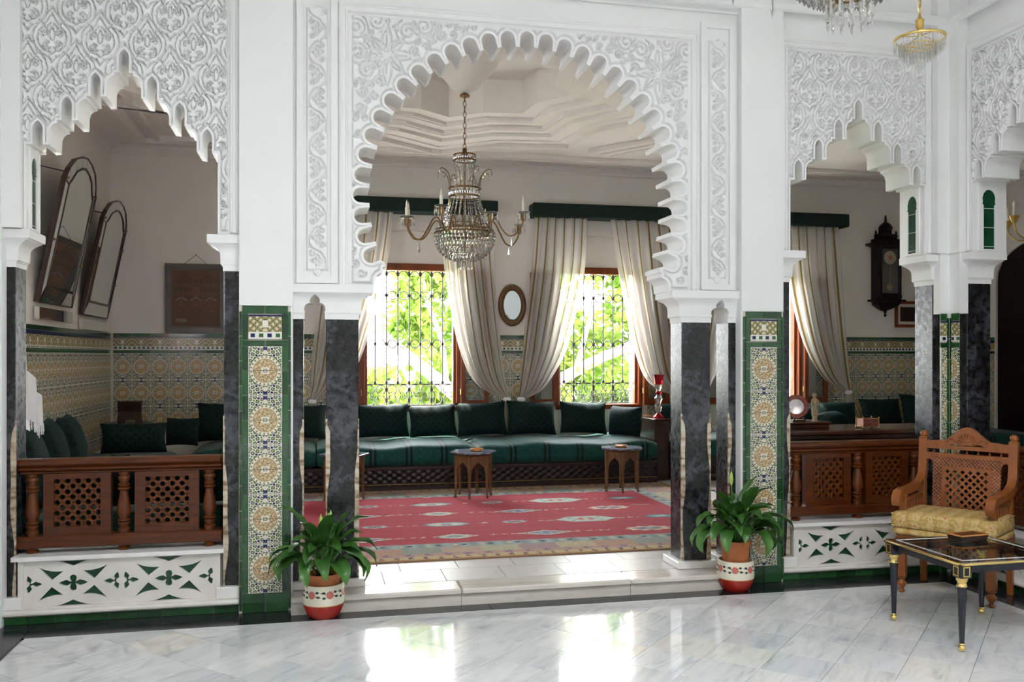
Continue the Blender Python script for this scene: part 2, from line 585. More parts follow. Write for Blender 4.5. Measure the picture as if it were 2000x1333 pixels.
    def plate(s, outer, holes, d0, d1, fr, back=True):
        """flat outline (u, z) with holes, thick from depth d0 (front) to d1, put in space by fr(u, d, z)"""
        loops = [outer] + list(holes)
        P = [[Vector((u, z, 0)) for u, z in L] for L in loops]
        tri = tessellate_polygon(P)
        flat = [p for L in loops for p in L]
        n = len(flat)
        V = [fr(u, d0, z) for u, z in flat] + [fr(u, d1, z) for u, z in flat]
        F = [tuple(t) for t in tri]
        if back: F += [tuple(i + n for i in t[::-1]) for t in tri]
        o = 0
        for L in loops:
            m = len(L)
            for i in range(m):
                k = (i + 1) % m
                F.append((o + i, o + k, o + k + n, o + i + n))
            o += m
        return s.add(V, F)
    def fill(s, outer, holes, d0, d1, fr):
        """like plate, for intricate fretwork"""
        cu = bpy.data.curves.new('fret', 'CURVE'); cu.dimensions = '2D'; cu.fill_mode = 'BOTH'; cu.extrude = abs(d1 - d0) / 2
        for L in [outer] + list(holes):
            sp = cu.splines.new('POLY'); sp.points.add(len(L) - 1); sp.use_cyclic_u = True
            for p, (u, z) in zip(sp.points, L): p.co = (u, z, 0, 1)
        o = bpy.data.objects.new('fret', cu); COL.objects.link(o)
        me = bpy.data.meshes.new_from_object(o.evaluated_get(bpy.context.evaluated_depsgraph_get()))
        V = [fr(v.co.x, (d0 + d1) / 2 - v.co.z, v.co.y) for v in me.vertices]
        F = [tuple(p.vertices) for p in me.polygons]
        bpy.data.objects.remove(o); bpy.data.curves.remove(cu); bpy.data.meshes.remove(me)
        return s.add(V, F)
    def grid(s, fn, nu, nv, close_u=False, uvfn=None):
        V = []; F = []
        for j in range(nv + 1):
            for i in range(nu + (0 if close_u else 1)):
                V.append(fn(i / nu, j / nv))
        w = nu + (0 if close_u else 1)
        for j in range(nv):
            for i in range(nu):
                k = (i + 1) % w if close_u else i + 1
                F.append((j * w + i, j * w + k, (j + 1) * w + k, (j + 1) * w + i))
        if uvfn:
            s.uv = [uvfn(i / nu, j / nv) for j in range(nv + 1) for i in range(w)]
        return s.add(V, F)
    def sphere(s, c, r, n=10, m=7):
        r3 = r if isinstance(r, (tuple, list)) else (r, r, r)
        V = [(c[0], c[1], c[2] - r3[2])]; F = []
        for j in range(1, m):
            t = PI * j / m
            for i in range(n):
                a = 2 * PI * i / n
                V.append((c[0] + r3[0] * math.sin(t) * math.cos(a), c[1] + r3[1] * math.sin(t) * math.sin(a), c[2] - r3[2] * math.cos(t)))
        V.append((c[0], c[1], c[2] + r3[2]))
        for i in range(n):
            k = (i + 1) % n
            F.append((0, 1 + k, 1 + i))
            for j in range(m - 2):
                a = 1 + j * n
                F.append((a + i, a + k, a + n + k, a + n + i))
            F.append((len(V) - 1, 1 + (m - 2) * n + i, 1 + (m - 2) * n + k))
        return s.add(V, F)
    def drop(s, c, r, h, n=5, point=.62):
        """a cut crystal drop hanging down from c"""
        V = [c, (c[0], c[1], c[2] - h)]; F = []
        for i in range(n):
            a = 2 * PI * i / n
            V.append((c[0] + r * math.cos(a), c[1] + r * math.sin(a), c[2] - h * point))
        for i in range(n):
            k = 2 + (i + 1) % n
            F += [(0, 2 + i, k), (1, k, 2 + i)]
        return s.add(V, F)
    def xf(s, m):
        s.v = [tuple(m @ Vector(p)) for p in s.v]
        return s
    def mesh(s, name, mat, smooth=35):
        me = bpy.data.meshes.new(name)
        me.from_pydata(s.v, [], s.f)
        if s.uv:
            ul = me.uv_layers.new(name='UVMap')
            ui = np.empty(len(me.loops), np.int32); me.loops.foreach_get('vertex_index', ui)
            ul.data.foreach_set('uv', np.array(s.uv, np.float32)[ui].ravel())
        if mat: me.materials.append(M[mat])
        if smooth:
            me.polygons.foreach_set('use_smooth', [True] * len(me.polygons))
            me.set_sharp_from_angle(angle=R(smooth))
        me.update()
        return me

def link(name, me, parent=None, loc=None):
    o = bpy.data.objects.new(name, me)
    COL.objects.link(o)
    if loc is not None: o.location = loc
    if parent is not None: o.parent = parent
    return o
def part(name, mb, mat, parent, smooth=35, label=None, loc=None):
    o = link(name, mb.mesh(name, mat, smooth), parent, loc)
    if label: o['label'] = label
    return o
def tag(o, label, cat, group=None, kind=None):
    if label: o['label'] = label
    if cat: o['category'] = cat
    if group: o['group'] = group
    if kind: o['kind'] = kind
    return o
def thing(name, label, cat, loc=(0, 0, 0), rz=0, group=None):
    o = bpy.data.objects.new(name, None)
    COL.objects.link(o)
    o.empty_display_size = .1
    o.location = loc; o.rotation_euler = (0, 0, rz)
    return tag(o, label, cat, group)
def struct(name, mb, mat, smooth=35, parent=None, label=None):
    o = link(name, mb.mesh(name, mat, smooth), parent)
    if parent is None: o['kind'] = 'structure'
    if label: o['label'] = label
    return o
def kids(o, idx):
    return idx.get(o.name, [])
def dup(root, loc=None, rz=None, label=None):
    def rec(o, par):
        c = o.copy(); COL.objects.link(c); c.parent = par
        for ch in list(o.children): rec(ch, c)
        return c
    r = rec(root, None)
    if loc is not None: r.location = loc
    if rz is not None: r.rotation_euler = (0, 0, rz)
    if label: r['label'] = label
    return r
def lerp(a, b, t): return a + (b - a) * t
def smooth01(t):
    t = np.clip(t, 0, 1); return t * t * (3 - 2 * t)
def curve_pts(pts, n=8):
    """Catmull-Rom through the points"""
    P = [np.array(p, float) for p in pts]
    P = [2 * P[0] - P[1]] + P + [2 * P[-1] - P[-2]]
    out = []
    for i in range(1, len(P) - 2):
        for k in range(n):
            t = k / n
            out.append(tuple(.5 * (2 * P[i] + (P[i + 1] - P[i - 1]) * t + (2 * P[i - 1] - 5 * P[i] + 4 * P[i + 1] - P[i + 2]) * t * t
                                   + (3 * P[i] - P[i - 1] - 3 * P[i + 1] + P[i + 2]) * t ** 3)))
    out.append(tuple(P[-2]))
    return out
FRONT = lambda u, d, z: (u, d, z)                 # the arcade facing the camera
XR = 4.47                                         # corner of the court on the right
SIDE = lambda u, d, z: (XR + d, -u, z)            # the wall on the right, u measured from the corner
def mfr(fr, ux=0.):
    return lambda u, d, z: fr(u + ux, d, z)

# ------------------------------------------------------------------ arch outlines
def side_arch():
    """half stepped arch, from the apex slot out to the jamb: (distance from the axis, height)"""
    per, dz, Z = .1575, .151, 3.40
    H = []
    def slot(cx, top, w=.028, h=.142, left=True):
        pts = [(cx - w, top - h), (cx - w, top - .045)]
        for a in (.35, .7): pts.append((cx - w * (1 - a ** 1.6), top - .045 + .045 * a ** .8))
        pts.append((cx, top))
        q = [(2 * cx - x, z) for x, z in pts[:-1]][::-1]
        return pts + q
    s0 = slot(0, Z)
    H += s0[len(s0) // 2:]
    for k in range(3):
        x0 = k * per; top = Z - k * dz
        yb = top - .142
        H += [(x0 + .052, yb), (x0 + .052, yb - .018)]
        for a in range(1, 6):
            t = a / 5 * PI / 2
            H.append((x0 + .052 + .045 * math.sin(t), yb - .018 - .062 * (1 - math.cos(t))))
        H += [(x0 + .097, top - dz - .138)]
        H += slot(x0 + per, top - dz)[0:]
    H += [(3 * per + .062, Z - 3 * dz - .142), (3 * per + .062, 2.30)]
    return H
def full(half):
    return [(-u, z) for u, z in half[::-1]] + half[1:] if abs(half[0][0]) < 1e-9 else [(-u, z) for u, z in half[::-1]] + half
SIDE_ARCH = full(side_arch())
AC = (1.341, 2.571)
def centre_arch():
    Ro, Ri, st = 1.125, 1.022, 6.88
    H = []
    for k in range(0, 17):
        c = 90 - st * k
        P = []
        hw = .047
        for a in range(0, 9):
            t = PI * a / 8
            P.append((-hw * math.cos(t), Ro - .047 + .047 * math.sin(t)))
        P = [(-hw * 1.02, Ri + .0)] + P + [(hw * 1.02, Ri + .0)]
        ca, sa = math.cos(R(c)), math.sin(R(c))
        for tt, rr in P:
            x = rr * ca + tt * sa; z = rr * sa - tt * ca
            if k == 0 and tt < -1e-9: continue
            H.append((x, z + AC[1]))
    # last lobe ends in a horn, then the moulded springing
    H = H[:-1]
    H += [(.955, 2.175), (.925, 2.160), (.922, 2.135), (.938, 2.128), (.934, 2.100), (.970, 2.082), (.985, 2.060), (.990, 2.005)]
    return H
CENTRE_ARCH = full(centre_arch())

def seg_dist(px, pz, poly, closed=False):
    d = np.full(px.shape, 9.)
    n = len(poly)
    for i in range(n if closed else n - 1):
        ax, az = poly[i]; bx, bz = poly[(i + 1) % n]
        lo, hi = min(ax, bx) - .05, max(ax, bx) + .05
        l2, h2 = min(az, bz) - .05, max(az, bz) + .05
        k = np.nonzero((px > lo) & (px < hi) & (pz > l2) & (pz < h2))[0] if px.ndim == 1 else None
        if len(k) == 0: continue
        x, z = px[k], pz[k]
        vx, vz = bx - ax, bz - az
        L = vx * vx + vz * vz + 1e-12
        t = np.clip(((x - ax) * vx + (z - az) * vz) / L, 0, 1)
        d[k] = np.minimum(d[k], np.hypot(x - ax - t * vx, z - az - t * vz))
    return d
def inside(px, pz, poly):
    r = np.zeros(px.shape, bool)
    n = len(poly)
    for i in range(n):
        ax, az = poly[i]; bx, bz = poly[(i + 1) % n]
        if az == bz: continue
        c = ((az > pz) != (bz > pz)) & (px < (bx - ax) * (pz - az) / (bz - az) + ax)
        r ^= c
    return r

def spiral(cx, cz, r, a0, turns, n=26, flip=1):
    return [(cx + flip * r * (1 - .78 * i / n) * math.cos(a0 + turns * 2 * PI * i / n),
             cz + r * (1 - .78 * i / n) * math.sin(a0 + turns * 2 * PI * i / n)) for i in range(n + 1)]
def leafshape(cx, cz, L, W, ang):
    a = []
    for i in range(13):
        t = i / 12
        a.append((t * L, W * math.sin(PI * t ** .8)))
    a = a + [(x, -z) for x, z in a[::-1]]
    ca, sa = math.cos(ang), math.sin(ang)
    return [(cx + x * ca - z * sa, cz + x * sa + z * ca) for x, z in a]
def arcp(cx, cz, r, a0, a1, n=14, flip=1):
    return [(cx + flip * r * math.cos(lerp(a0, a1, i / n)), cz + r * math.sin(lerp(a0, a1, i / n))) for i in range(n + 1)]

# repeating lozenge: carved palmettes set in an ogee net
CW, CH = .262, .360
def sebka_curves():
    half = []
    half.append(([(0, -.118), (.016, -.102), (.046, -.094), (.070, -.066), (.080, -.028), (.072, .016), (.044, .048), (.024, .078), (.010, .106), (0, .126)], .0034))
    half.append(([(0, -.158), (.026, -.132), (.066, -.112), (.096, -.064), (.106, -.018), (.094, .030), (.062, .068), (.038, .102), (.018, .138), (0, .160)], .0034))
    half.append((arcp(.036, .004, .022, R(-70), R(200)), .0036))
    half.append((arcp(.036, .004, .009, R(-20), R(250), 8), .0045))
    half.append((arcp(.034, -.062, .020, R(150), R(-130)), .0034))
    half.append((arcp(.034, -.062, .006, 0, R(360), 8), .0045))
    half.append(([(.004, -.036), (.012, -.020), (.013, .002), (.008, .026), (.002, .044)], .003))
    half.append(([(.008, .060), (.020, .050), (.028, .034)], .003))
    half.append(([(.060, -.100), (.084, -.120), (.100, -.150)], .0028))
    half.append(([(.112, .052), (.120, .030), (.131, .012)], .003))
    half.append(([(.104, -.060), (.118, -.044), (.131, -.030)], .0028))
    half.append((arcp(.131, .084, .018, R(120), R(300)), .003))
    C = []
    for p, w in half:
        C.append((p, w)); C.append(([(-x, z) for x, z in p], w))
    return C
def sebka_tile(res=.002):
    nx, nz = int(CW / res), int(CH / res)
    gx, gz = np.meshgrid((np.arange(nx) + .5) * CW / nx, (np.arange(nz) + .5) * CH / nz)
    px, pz = gx.ravel(), gz.ravel()
    g = np.zeros(px.shape)
    for ox, oz in ((0, 0), (CW, 0), (0, CH), (CW, CH), (CW / 2, CH / 2), (CW / 2, -CH / 2), (CW / 2, CH * 1.5), (-CW / 2, CH / 2), (CW * 1.5, CH / 2)):
        for p, w in sebka_curves():
            d = seg_dist(px, pz, [(x + ox, z + oz) for x, z in p])
            g = np.maximum(g, 1 - smooth01((d - w * .55) / (w * .75)))
    return g.reshape(nz, nx)
SEBKA = sebka_tile()
def sebka(px, pz):
    nz, nx = SEBKA.shape
    i = (np.floor(np.mod(px, CW) / CW * nx)).astype(int) % nx
    j = (np.floor(np.mod(pz, CH) / CH * nz)).astype(int) % nz
    return SEBKA[j, i]

def relief(name, parent, fr, u0, u1, z0, z1, groove, opening=None, margin=.014, res=.0045, front=.07, rise=.028):
    """carved plaster: a fine height field standing proud of the wall; groove(px, pz) is 1 where it is cut down to the wall"""
    nu, nz = int((u1 - u0) / res), int((z1 - z0) / res)
    uu = np.linspace(u0, u1, nu + 1); zz = np.linspace(z0, z1, nz + 1)
    gu, gz = np.meshgrid(uu, zz)
    px, pz = gu.ravel(), gz.ravel()
    h = 1 - .95 * groove(px, pz)
    e = np.minimum(np.minimum(px - u0, u1 - px), np.minimum(pz - z0, z1 - pz))
    ok = np.ones(px.shape, bool)
    if opening is not None:
        d = seg_dist(px, pz, opening)
        ok = ~inside(px, pz, [(opening[0][0], -9)] + opening + [(opening[-1][0], -9)]) & (d > margin * .5)
        e = np.minimum(e, d - margin)
    h = h * smooth01(e / .008)
    dep = front - .0006 - rise * h
    V = np.array([fr(a, b, c) for a, b, c in zip(px, dep, pz)], np.float32)
    idx = np.arange((nu + 1) * (nz + 1)).reshape(nz + 1, nu + 1)
    q = np.stack([idx[:-1, :-1], idx[:-1, 1:], idx[1:, 1:], idx[1:, :-1]], -1).reshape(-1, 4)
    q = q[ok[q].all(1)]
    used = np.unique(q)
    mp = np.full(len(V), -1); mp[used] = np.arange(len(used))
    me = bpy.data.meshes.new(name)
    q = mp[q]; V = V[used]
    me.vertices.add(len(V)); me.vertices.foreach_set('co', V.ravel())
    me.loops.add(q.size); me.loops.foreach_set('vertex_index', q.ravel().astype(np.int32))
    me.polygons.add(len(q)); me.polygons.foreach_set('loop_start', np.arange(0, q.size, 4, dtype=np.int32))
    me.polygons.foreach_set('use_smooth', np.ones(len(q), bool))
    me.materials.append(M['plaster'])
    me.update(calc_edges=True)
    return link(name, me, parent)
# ------------------------------------------------------------------ the room shell
YB = 5.2            # salon back wall
ZF = .11            # salon floor, one step up
CEIL_C = 4.95       # court ceiling

# court floor: black border round a field of marble squares set on the diagonal
b = MB().box((-6, -10.2, -.12), (9, .35, -.012))
floor = struct('floor', b, 'grout')
T = .30
tile_me = MB().box((-T / 2 + .0012, -T / 2 + .0012, -.0115), (T / 2 - .0012, T / 2 - .0012, 0.), .0008).mesh('floor_tile', 'floor_marble', 0)
FX0, FX1, FY1 = -1.585, 4.25, -.235
n_t = 0
def clip_poly(P, a, b, c):                     # keep a*x + b*y <= c
    out = []
    for i in range(len(P)):
        p, q = P[i], P[(i + 1) % len(P)]
        dp, dq = a * p[0] + b * p[1] - c, a * q[0] + b * q[1] - c
        if dp <= 0: out.append(p)
        if dp * dq < 0:
            t = dp / (dp - dq); out.append((p[0] + (q[0] - p[0]) * t, p[1] + (q[1] - p[1]) * t))
    return out
far_field = MB()
for iu in range(-12, 60):
    for iv in range(-48, 20):
        u = 2.915 - T * 9.5 + iu * T; v = -.757 - T / 2 + iv * T
        x = (u + v) / math.sqrt(2); y = (v - u) / math.sqrt(2)
        if x < FX0 - .22 or x > FX1 + .22 or y > FY1 + .22 or y < -3.0: continue
        near = y > -1.95 and x > -1.9
        h = T / 2 - .0012
        D = h * math.sqrt(2)
        P = [(x - D, y), (x, y - D), (x + D, y), (x, y + D)]
        Q = clip_poly(clip_poly(clip_poly(P, 1, 0, FX1), -1, 0, -FX0), 0, 1, FY1)
        if len(Q) < 3: continue
        if not near:
            n = len(Q)
            far_field.add([(a, c, 0) for a, c in Q] + [(a, c, -.0115) for a, c in Q], [tuple(range(n))] + [(i, (i + 1) % n, (i + 1) % n + n, i + n) for i in range(n)])
            continue
        if len(Q) == 4 and abs(Q[0][0] - P[0][0]) < 1e-6 and abs(Q[2][0] - P[2][0]) < 1e-6 and abs(Q[1][1] - P[1][1]) < 1e-6 and abs(Q[3][1] - P[3][1]) < 1e-6:
            o = link('floor_tile', tile_me, floor, (x, y, 0)); o.rotation_euler = (0, 0, R(45))
        else:
            n = len(Q)
            m = MB().add([(a - x, c - y, 0) for a, c in Q] + [(a - x, c - y, -.0115) for a, c in Q], [tuple(range(n))] + [(i, (i + 1) % n, (i + 1) % n + n, i + n) for i in range(n)])
            link('floor_tile', m.mesh('floor_tile', 'floor_marble', 0), floor, (x, y, 0))
        n_t += 1
far = part('floor_field', far_field, 'floor_marble', floor, 0)
far['kind'] = 'stuff'
part('floor_field', MB().box((-1.56, -10, -.0115), (4.25, -3.05, 0)), 'floor_marble', floor, 0)
for nm, a, c in (('border_slab', (-1.60, -.232, -.0115), (1.05, .30, 0)), ('border_slab', (1.053, -.232, -.0115), (2.75, .30, 0)), ('border_slab', (2.753, -.232, -.0115), (XR + .2, .30, 0)),
                 ('border_slab', (-2.0, -10, -.0115), (-1.603, .30, 0)), ('border_slab', (4.253, -1.6, -.0115), (XR + .2, -.235, 0)), ('border_slab', (4.253, -10, -.0115), (XR + .2, -1.603, 0))):
    part(nm, MB().box(a, c, .0006), 'black_marble', floor, 0)

# salon floor and the step up to it
sf = MB().box((-2.4, .30, -.10), (9.3, 5.4, ZF - .012)).box((XR + .30, -4.2, -.10), (9.3, .30, ZF - .012))
salon_floor = struct('floor_salon', sf, 'grout')
sl = MB()
tw = .40
for i in range(10):
    x0 = .02 + i * tw - .4
    for j, (y0, y1) in enumerate(((.10, .42), (.424, .74))):
        xo = x0 + (.13 if j else 0)
        a, c = max(xo, -.155), min(xo + tw - .004, 2.845)
        if c - a < .05: continue
        part('landing_tile', MB().box((a, y0, ZF - .012), (c, y1, ZF), .0008), 'landing_tile', salon_floor, 0)
part('salon_tiles', MB().box((-2.4, .744, ZF - .012), (9.2, 5.3, ZF)), 'landing_tile', salon_floor, 0)
for a, c in ((-.158, .88), (.883, 2.0), (2.003, 2.848)):
    part('step_tread', MB().box((a, -.125, .072), (c, .097, ZF), .009), 'step_stone', salon_floor)
    part('step_riser', MB().box((a, -.098, 0), (c, .10, .072)), 'step_stone', salon_floor, 0)

# ---- arcade wall in front
PZ = 1.874
wall = MB()
def arch_panel(mb, fr, u0, u1, zb, outline, ux, top=CEIL_C, d0=.07, d1=.335):
    o = [(u + ux, z) for u, z in outline]
    P = [(u0, zb)] + ([(o[0][0], zb)] if abs(o[0][1] - zb) > 1e-6 else []) + o + ([(o[-1][0], zb)] if abs(o[-1][1] - zb) > 1e-6 else []) + [(u1, zb), (u1, top), (u0, top)]
    mb.plate(P, [], d0, d1, fr)
XL, XRR = -1.13, 3.772
arch_panel(wall, FRONT, -2.30, -.30, 2.30, SIDE_ARCH, XL)
arch_panel(wall, FRONT, -.30, 2.99, 2.005, CENTRE_ARCH, AC[0])
arch_panel(wall, FRONT, 2.99, XR + .30, 2.30, SIDE_ARCH, XRR)
for a, c in ((-.466, -.150), (2.838, 3.152)):
    wall.box((a, 0, PZ), (c, .30, CEIL_C)).box((a, .012, 0), (c, .30, PZ))
wall.box((-2.3, 0, 2.31), (-1.68, .30, CEIL_C)).box((-2.3, .0, 0), (-1.777, .088, 2.31)).box((-2.3, .088, 0), (-1.862, .30, 2.31))           # left corner pier
wall.box((4.372, 0, 2.31), (XR + .05, .30, CEIL_C)).box((4.404, .012, 1.872), (XR + .08, .085, 2.31)).box((4.46, .012, 0), (XR + .3, .29, 1.872))
wall_front = struct('wall_front', wall, 'plaster', 25)

# mouldings round the carved fields, one cornice above
def frame_moulding(fr, u0, u1, z0, z1, name='frame_moulding', parent=None):
    prof = [(0, .07), (0, .058), (.010, .052), (.018, .052), (.022, .060), (.040, .060), (.044, .054), (.052, .054), (.058, .07)]     # (inwards, depth)
    mb = MB()
    def run(p, q, ang):
        pass
    V = []; F = []
    n = len(prof)
    path = [(u0, z0, 1, 0), (u0, z1, 1, -1), (u1, z1, -1, -1), (u1, z0, -1, 0)]
    for (u, z, du, dz) in path:
        for k, d in prof: V.append(fr(u + du * k, d, z + dz * k))
    for j in range(3):
        for i in range(n - 1): F.append((j * n + i, j * n + i + 1, (j + 1) * n + i + 1, (j + 1) * n + i))
    mb.add(V, F)
    return part(name, mb, 'plaster', parent, 20)
frame_moulding(FRONT, .130, 2.552, 2.01, 3.79, parent=wall_front)
frame_moulding(FRONT, -1.765, -.470, 2.32, 4.10, parent=wall_front)
frame_moulding(FRONT, 3.158, 4.368, 2.32, 3.79, parent=wall_front)
def cornice(fr, u0, u1, z, parent, name='cornice', base=0.):
    prof = [(0, 0), (-.012, .012), (-.012, .030), (-.024, .045), (-.024, .060), (0, .060)]
    mb = MB(); V = []; n = len(prof)
    for u in (u0, u1):
        for d, h in prof: V.append(fr(u, d + base, z + h))
    mb.add(V, [(i, (i + 1) % n, n + (i + 1) % n, n + i) for i in range(n)])
    return part(name, mb, 'plaster', parent, 0)
cornice(FRONT, -1.79, XR, 3.955, wall_front, base=.0)
cornice(FRONT, -.150, 2.838, 3.93, wall_front, base=.06)

# carved fields
relief('carved_panel', wall_front, FRONT, -1.700, -.535, 2.33, 3.98, lambda x, z: sebka(x - XL, z - 3.40 - .235), [(u + XL, z) for u, z in SIDE_ARCH], .018)
relief('carved_panel', wall_front, FRONT, 3.225, 4.310, 2.33, 3.715, lambda x, z: sebka(x - XRR, z - 3.40 - .235), [(u + XRR, z) for u, z in SIDE_ARCH], .018)

def spandrel_curves():
    half = []                                   # left of the axis: (u from the axis, z)
    r2 = random.Random(3)
    corner = (-.915, 3.475)
    for k in range(8):
        half.append((leafshape(corner[0], corner[1], .20 if k % 2 else .15, .030, R(45 * k + 45)), .0045))
        half.append(([(corner[0] + .03 * math.cos(R(45 * k + 45)), corner[1] + .03 * math.sin(R(45 * k + 45))), (corner[0] + .12 * math.cos(R(45 * k + 45)), corner[1] + .12 * math.sin(R(45 * k + 45)))], .003))
    f2 = (-.66, 3.40)
    for k in range(6):
        half.append((leafshape(f2[0], f2[1], .13, .024, R(60 * k + 20)), .004))
    pts = []
    for _ in range(9000):
        u = r2.uniform(-1.14, -.0); z = r2.uniform(2.05, 3.70)
        dd = math.hypot(u, z - AC[1])
        if dd < 1.165 or z > 3.69 or u < -1.12: continue
        if math.hypot(u - corner[0], z - corner[1]) < .16 or math.hypot(u - f2[0], z - f2[1]) < .11: continue
        rr = .062 if dd > 1.26 else .040
        if dd - 1.150 < rr * .8: rr = .030
        if _ > 4500: rr = .026
        if any(math.hypot(u - a, z - c) < (rr + q) * .86 for a, c, q in pts): continue
        pts.append((u, z, rr))
    for i, (u, z, rr) in enumerate(pts):
        half.append((spiral(u, z, rr * .93, r2.uniform(0, 6.28), 1.45 if rr > .035 else 1.1, 30, 1 if i % 2 else -1), .0044))
        if rr > .05:
            half.append((arcp(u, z, rr * 1.22, r2.uniform(0, 6.28), r2.uniform(7, 9)), .003))
    C = []
    for p, w in half:
        C.append((p, w)); C.append(([(-x, z) for x, z in p], w))
    return C
def groove_of(curves, ux=0.):
    def f(px, pz):
        g = np.zeros(px.shape)
        for p, w in curves:
            q = [(x + ux, z) for x, z in p]
            xs = [a for a, _ in q]; zs = [c for _, c in q]
            k = np.nonzero((px > min(xs) - .02) & (px < max(xs) + .02) & (pz > min(zs) - .02) & (pz < max(zs) + .02))[0]
            if len(k) == 0: continue
            d = seg_dist(px[k], pz[k], q)
            g[k] = np.maximum(g[k], 1 - smooth01((d - w * 1.0) / (w * .7)))
        return g
    return f
relief('carved_panel', wall_front, FRONT, .210, 2.472, 2.03, 3.715, groove_of(spandrel_curves(), AC[0]), [(u + AC[0], z) for u, z in CENTRE_ARCH], .022)

def strip_curves(uc, z0, z1):
    C = []
    z = z0 + .06; k = 0
    while z < z1 - .04:
        for s in (1, -1):
            C.append((leafshape(uc, z, .040, .012, PI / 2 * s), .003))
            C.append((leafshape(uc, z, .038, .012, 0 if s > 0 else PI), .003))
        sg = 1 if k % 2 else -1
        C.append((curve_pts([(uc - sg * .052, z - .06), (uc - sg * .05, z + .0), (uc - sg * .020, z + .055), (uc + sg * .022, z + .075), (uc + sg * .05, z + .11), (uc + sg * .052, z + .15)], 5), .003))
        C.append((spiral(uc - sg * .028, z + .095, .022, 0, 1.2, 14), .003))
        C.append((spiral(uc + sg * .030, z + .045, .020, 2, 1.2, 14), .003))
        z += .145; k += 1
    return C
for uc in (-.004, 2.690):
    c = part('strip_frame', MB().plate([(uc - .125, 2.02), (uc + .125, 2.02), (uc + .125, 3.86), (uc - .125, 3.86)], [[(uc - .085, 2.06), (uc + .085, 2.06), (uc + .085, 3.82), (uc - .085, 3.82)][::-1]], .048, .0705, FRONT), 'plaster', wall_front, 20)
    relief('carved_strip', wall_front, FRONT, uc - .066, uc + .066, 2.10, 3.74, groove_of(strip_curves(uc, 2.10, 3.74)), None, 0, .0042, .07, .021)
    part('strip_boss', MB().sphere((uc + .012, .068, 3.715), (.030, .020, .040)).sphere((uc + .045, .066, 3.665), (.024, .018, .028)), 'plaster', wall_front)
    part('strip_boss', MB().sphere((uc - .0, .070, 2.10), (.026, .016, .034)).sphere((uc + .03, .070, 2.16), (.018, .014, .024)), 'plaster', wall_front)

# thin raised rim that follows every lobe and step of an arch
def rim(fr, outline, ux, parent, w=.013, d0=.056, d1=.0705):
    P = [(u + ux, z) for u, z in outline]
    n = len(P); out = []
    for i in range(n):
        a = np.array(P[max(i - 1, 0)]); c = np.array(P[min(i + 1, n - 1)]); p = np.array(P[i])
        t1 = p - a if i else c - p; t2 = c - p if i < n - 1 else p - a
        n1 = np.array((-t1[1], t1[0])) / (np.linalg.norm(t1) + 1e-9); n2 = np.array((-t2[1], t2[0])) / (np.linalg.norm(t2) + 1e-9)
        m = n1 + n2; L = np.linalg.norm(m)
        m = m / L if L > .2 else n1
        k = 1 / max(.55, float(np.dot(m, n1)))
        out.append(tuple(p + m * w * k))
    mb = MB(); V = []; F = []
    for (u, z), (a, c) in zip(P, out):
        V += [fr(u, d1, z), fr(u, d0, z), fr(a, d0, c), fr(a, d1, c)]
    for i in range(n - 1):
        for k in range(3): F.append((i * 4 + k, i * 4 + k + 1, (i + 1) * 4 + k + 1, (i + 1) * 4 + k))
    mb.add(V, F)
    return part('arch_rim', mb, 'plaster', parent, 30)
rim(FRONT, SIDE_ARCH, XL, wall_front)
rim(FRONT, SIDE_ARCH, XRR, wall_front)
rim(FRONT, CENTRE_ARCH, AC[0], wall_front, .016)

# ---- court wall on the right, the same stepped arch turned round the corner
wr = MB()
UR = .700
arch_panel(wr, SIDE, .02, 1.40, 2.30, SIDE_ARCH, UR)
wr.box((XR, -.098, 2.31), (XR + .30, .02, CEIL_C)).box((XR + .012, -.088, 1.872), (XR + .085, .02, 2.31))
wr.box((XR, -2.4, 0), (XR + .30, -1.29, CEIL_C)).box((XR, -10.2, 0), (XR + .30, -2.4, CEIL_C))
wall_right = struct('wall_right', wr, 'plaster', 25)
frame_moulding(SIDE, .102, 1.30, 2.32, 3.79, parent=wall_right)
relief('carved_panel', wall_right, SIDE, .165, 1.25, 2.33, 3.715, lambda x, z: sebka(x - UR, z - 3.40 - .235), [(u + UR, z) for u, z in SIDE_ARCH], .018, .006)
rim(SIDE, SIDE_ARCH, UR, wall_right)
cornice(SIDE, 0, 3, 3.955, wall_right)

# ---- court: the walls behind and beside the camera, ceiling with a roof light
wl = MB().box((-2.1, -10.2, 0), (-1.78, 0, CEIL_C))
struct('wall_left', wl, 'plaster', 0)
struct('wall_rear', MB().box((-2.1, -10.4, 0), (XR + .3, -10.2, CEIL_C)), 'plaster', 0)
cm = MB()
cm.box((-2.1, LY1, CEIL_C), (XR + .3, .30, CEIL_C + .15)).box((-2.1, -10.4, CEIL_C), (XR + .3, LY0, CEIL_C + .15))
cm.box((-2.1, LY0, CEIL_C), (LX0, LY1, CEIL_C + .15)).box((LX1, LY0, CEIL_C), (XR + .3, LY1, CEIL_C + .15))
ceil_c = struct('ceiling_court', cm, 'plaster', 0)
for y in (-4.9,):
    part('roof_beam', MB().box((LX0 - .05, y - .05, CEIL_C), (LX1 + .05, y + .05, CEIL_C + .15)), 'pale_paint', ceil_c, 0)
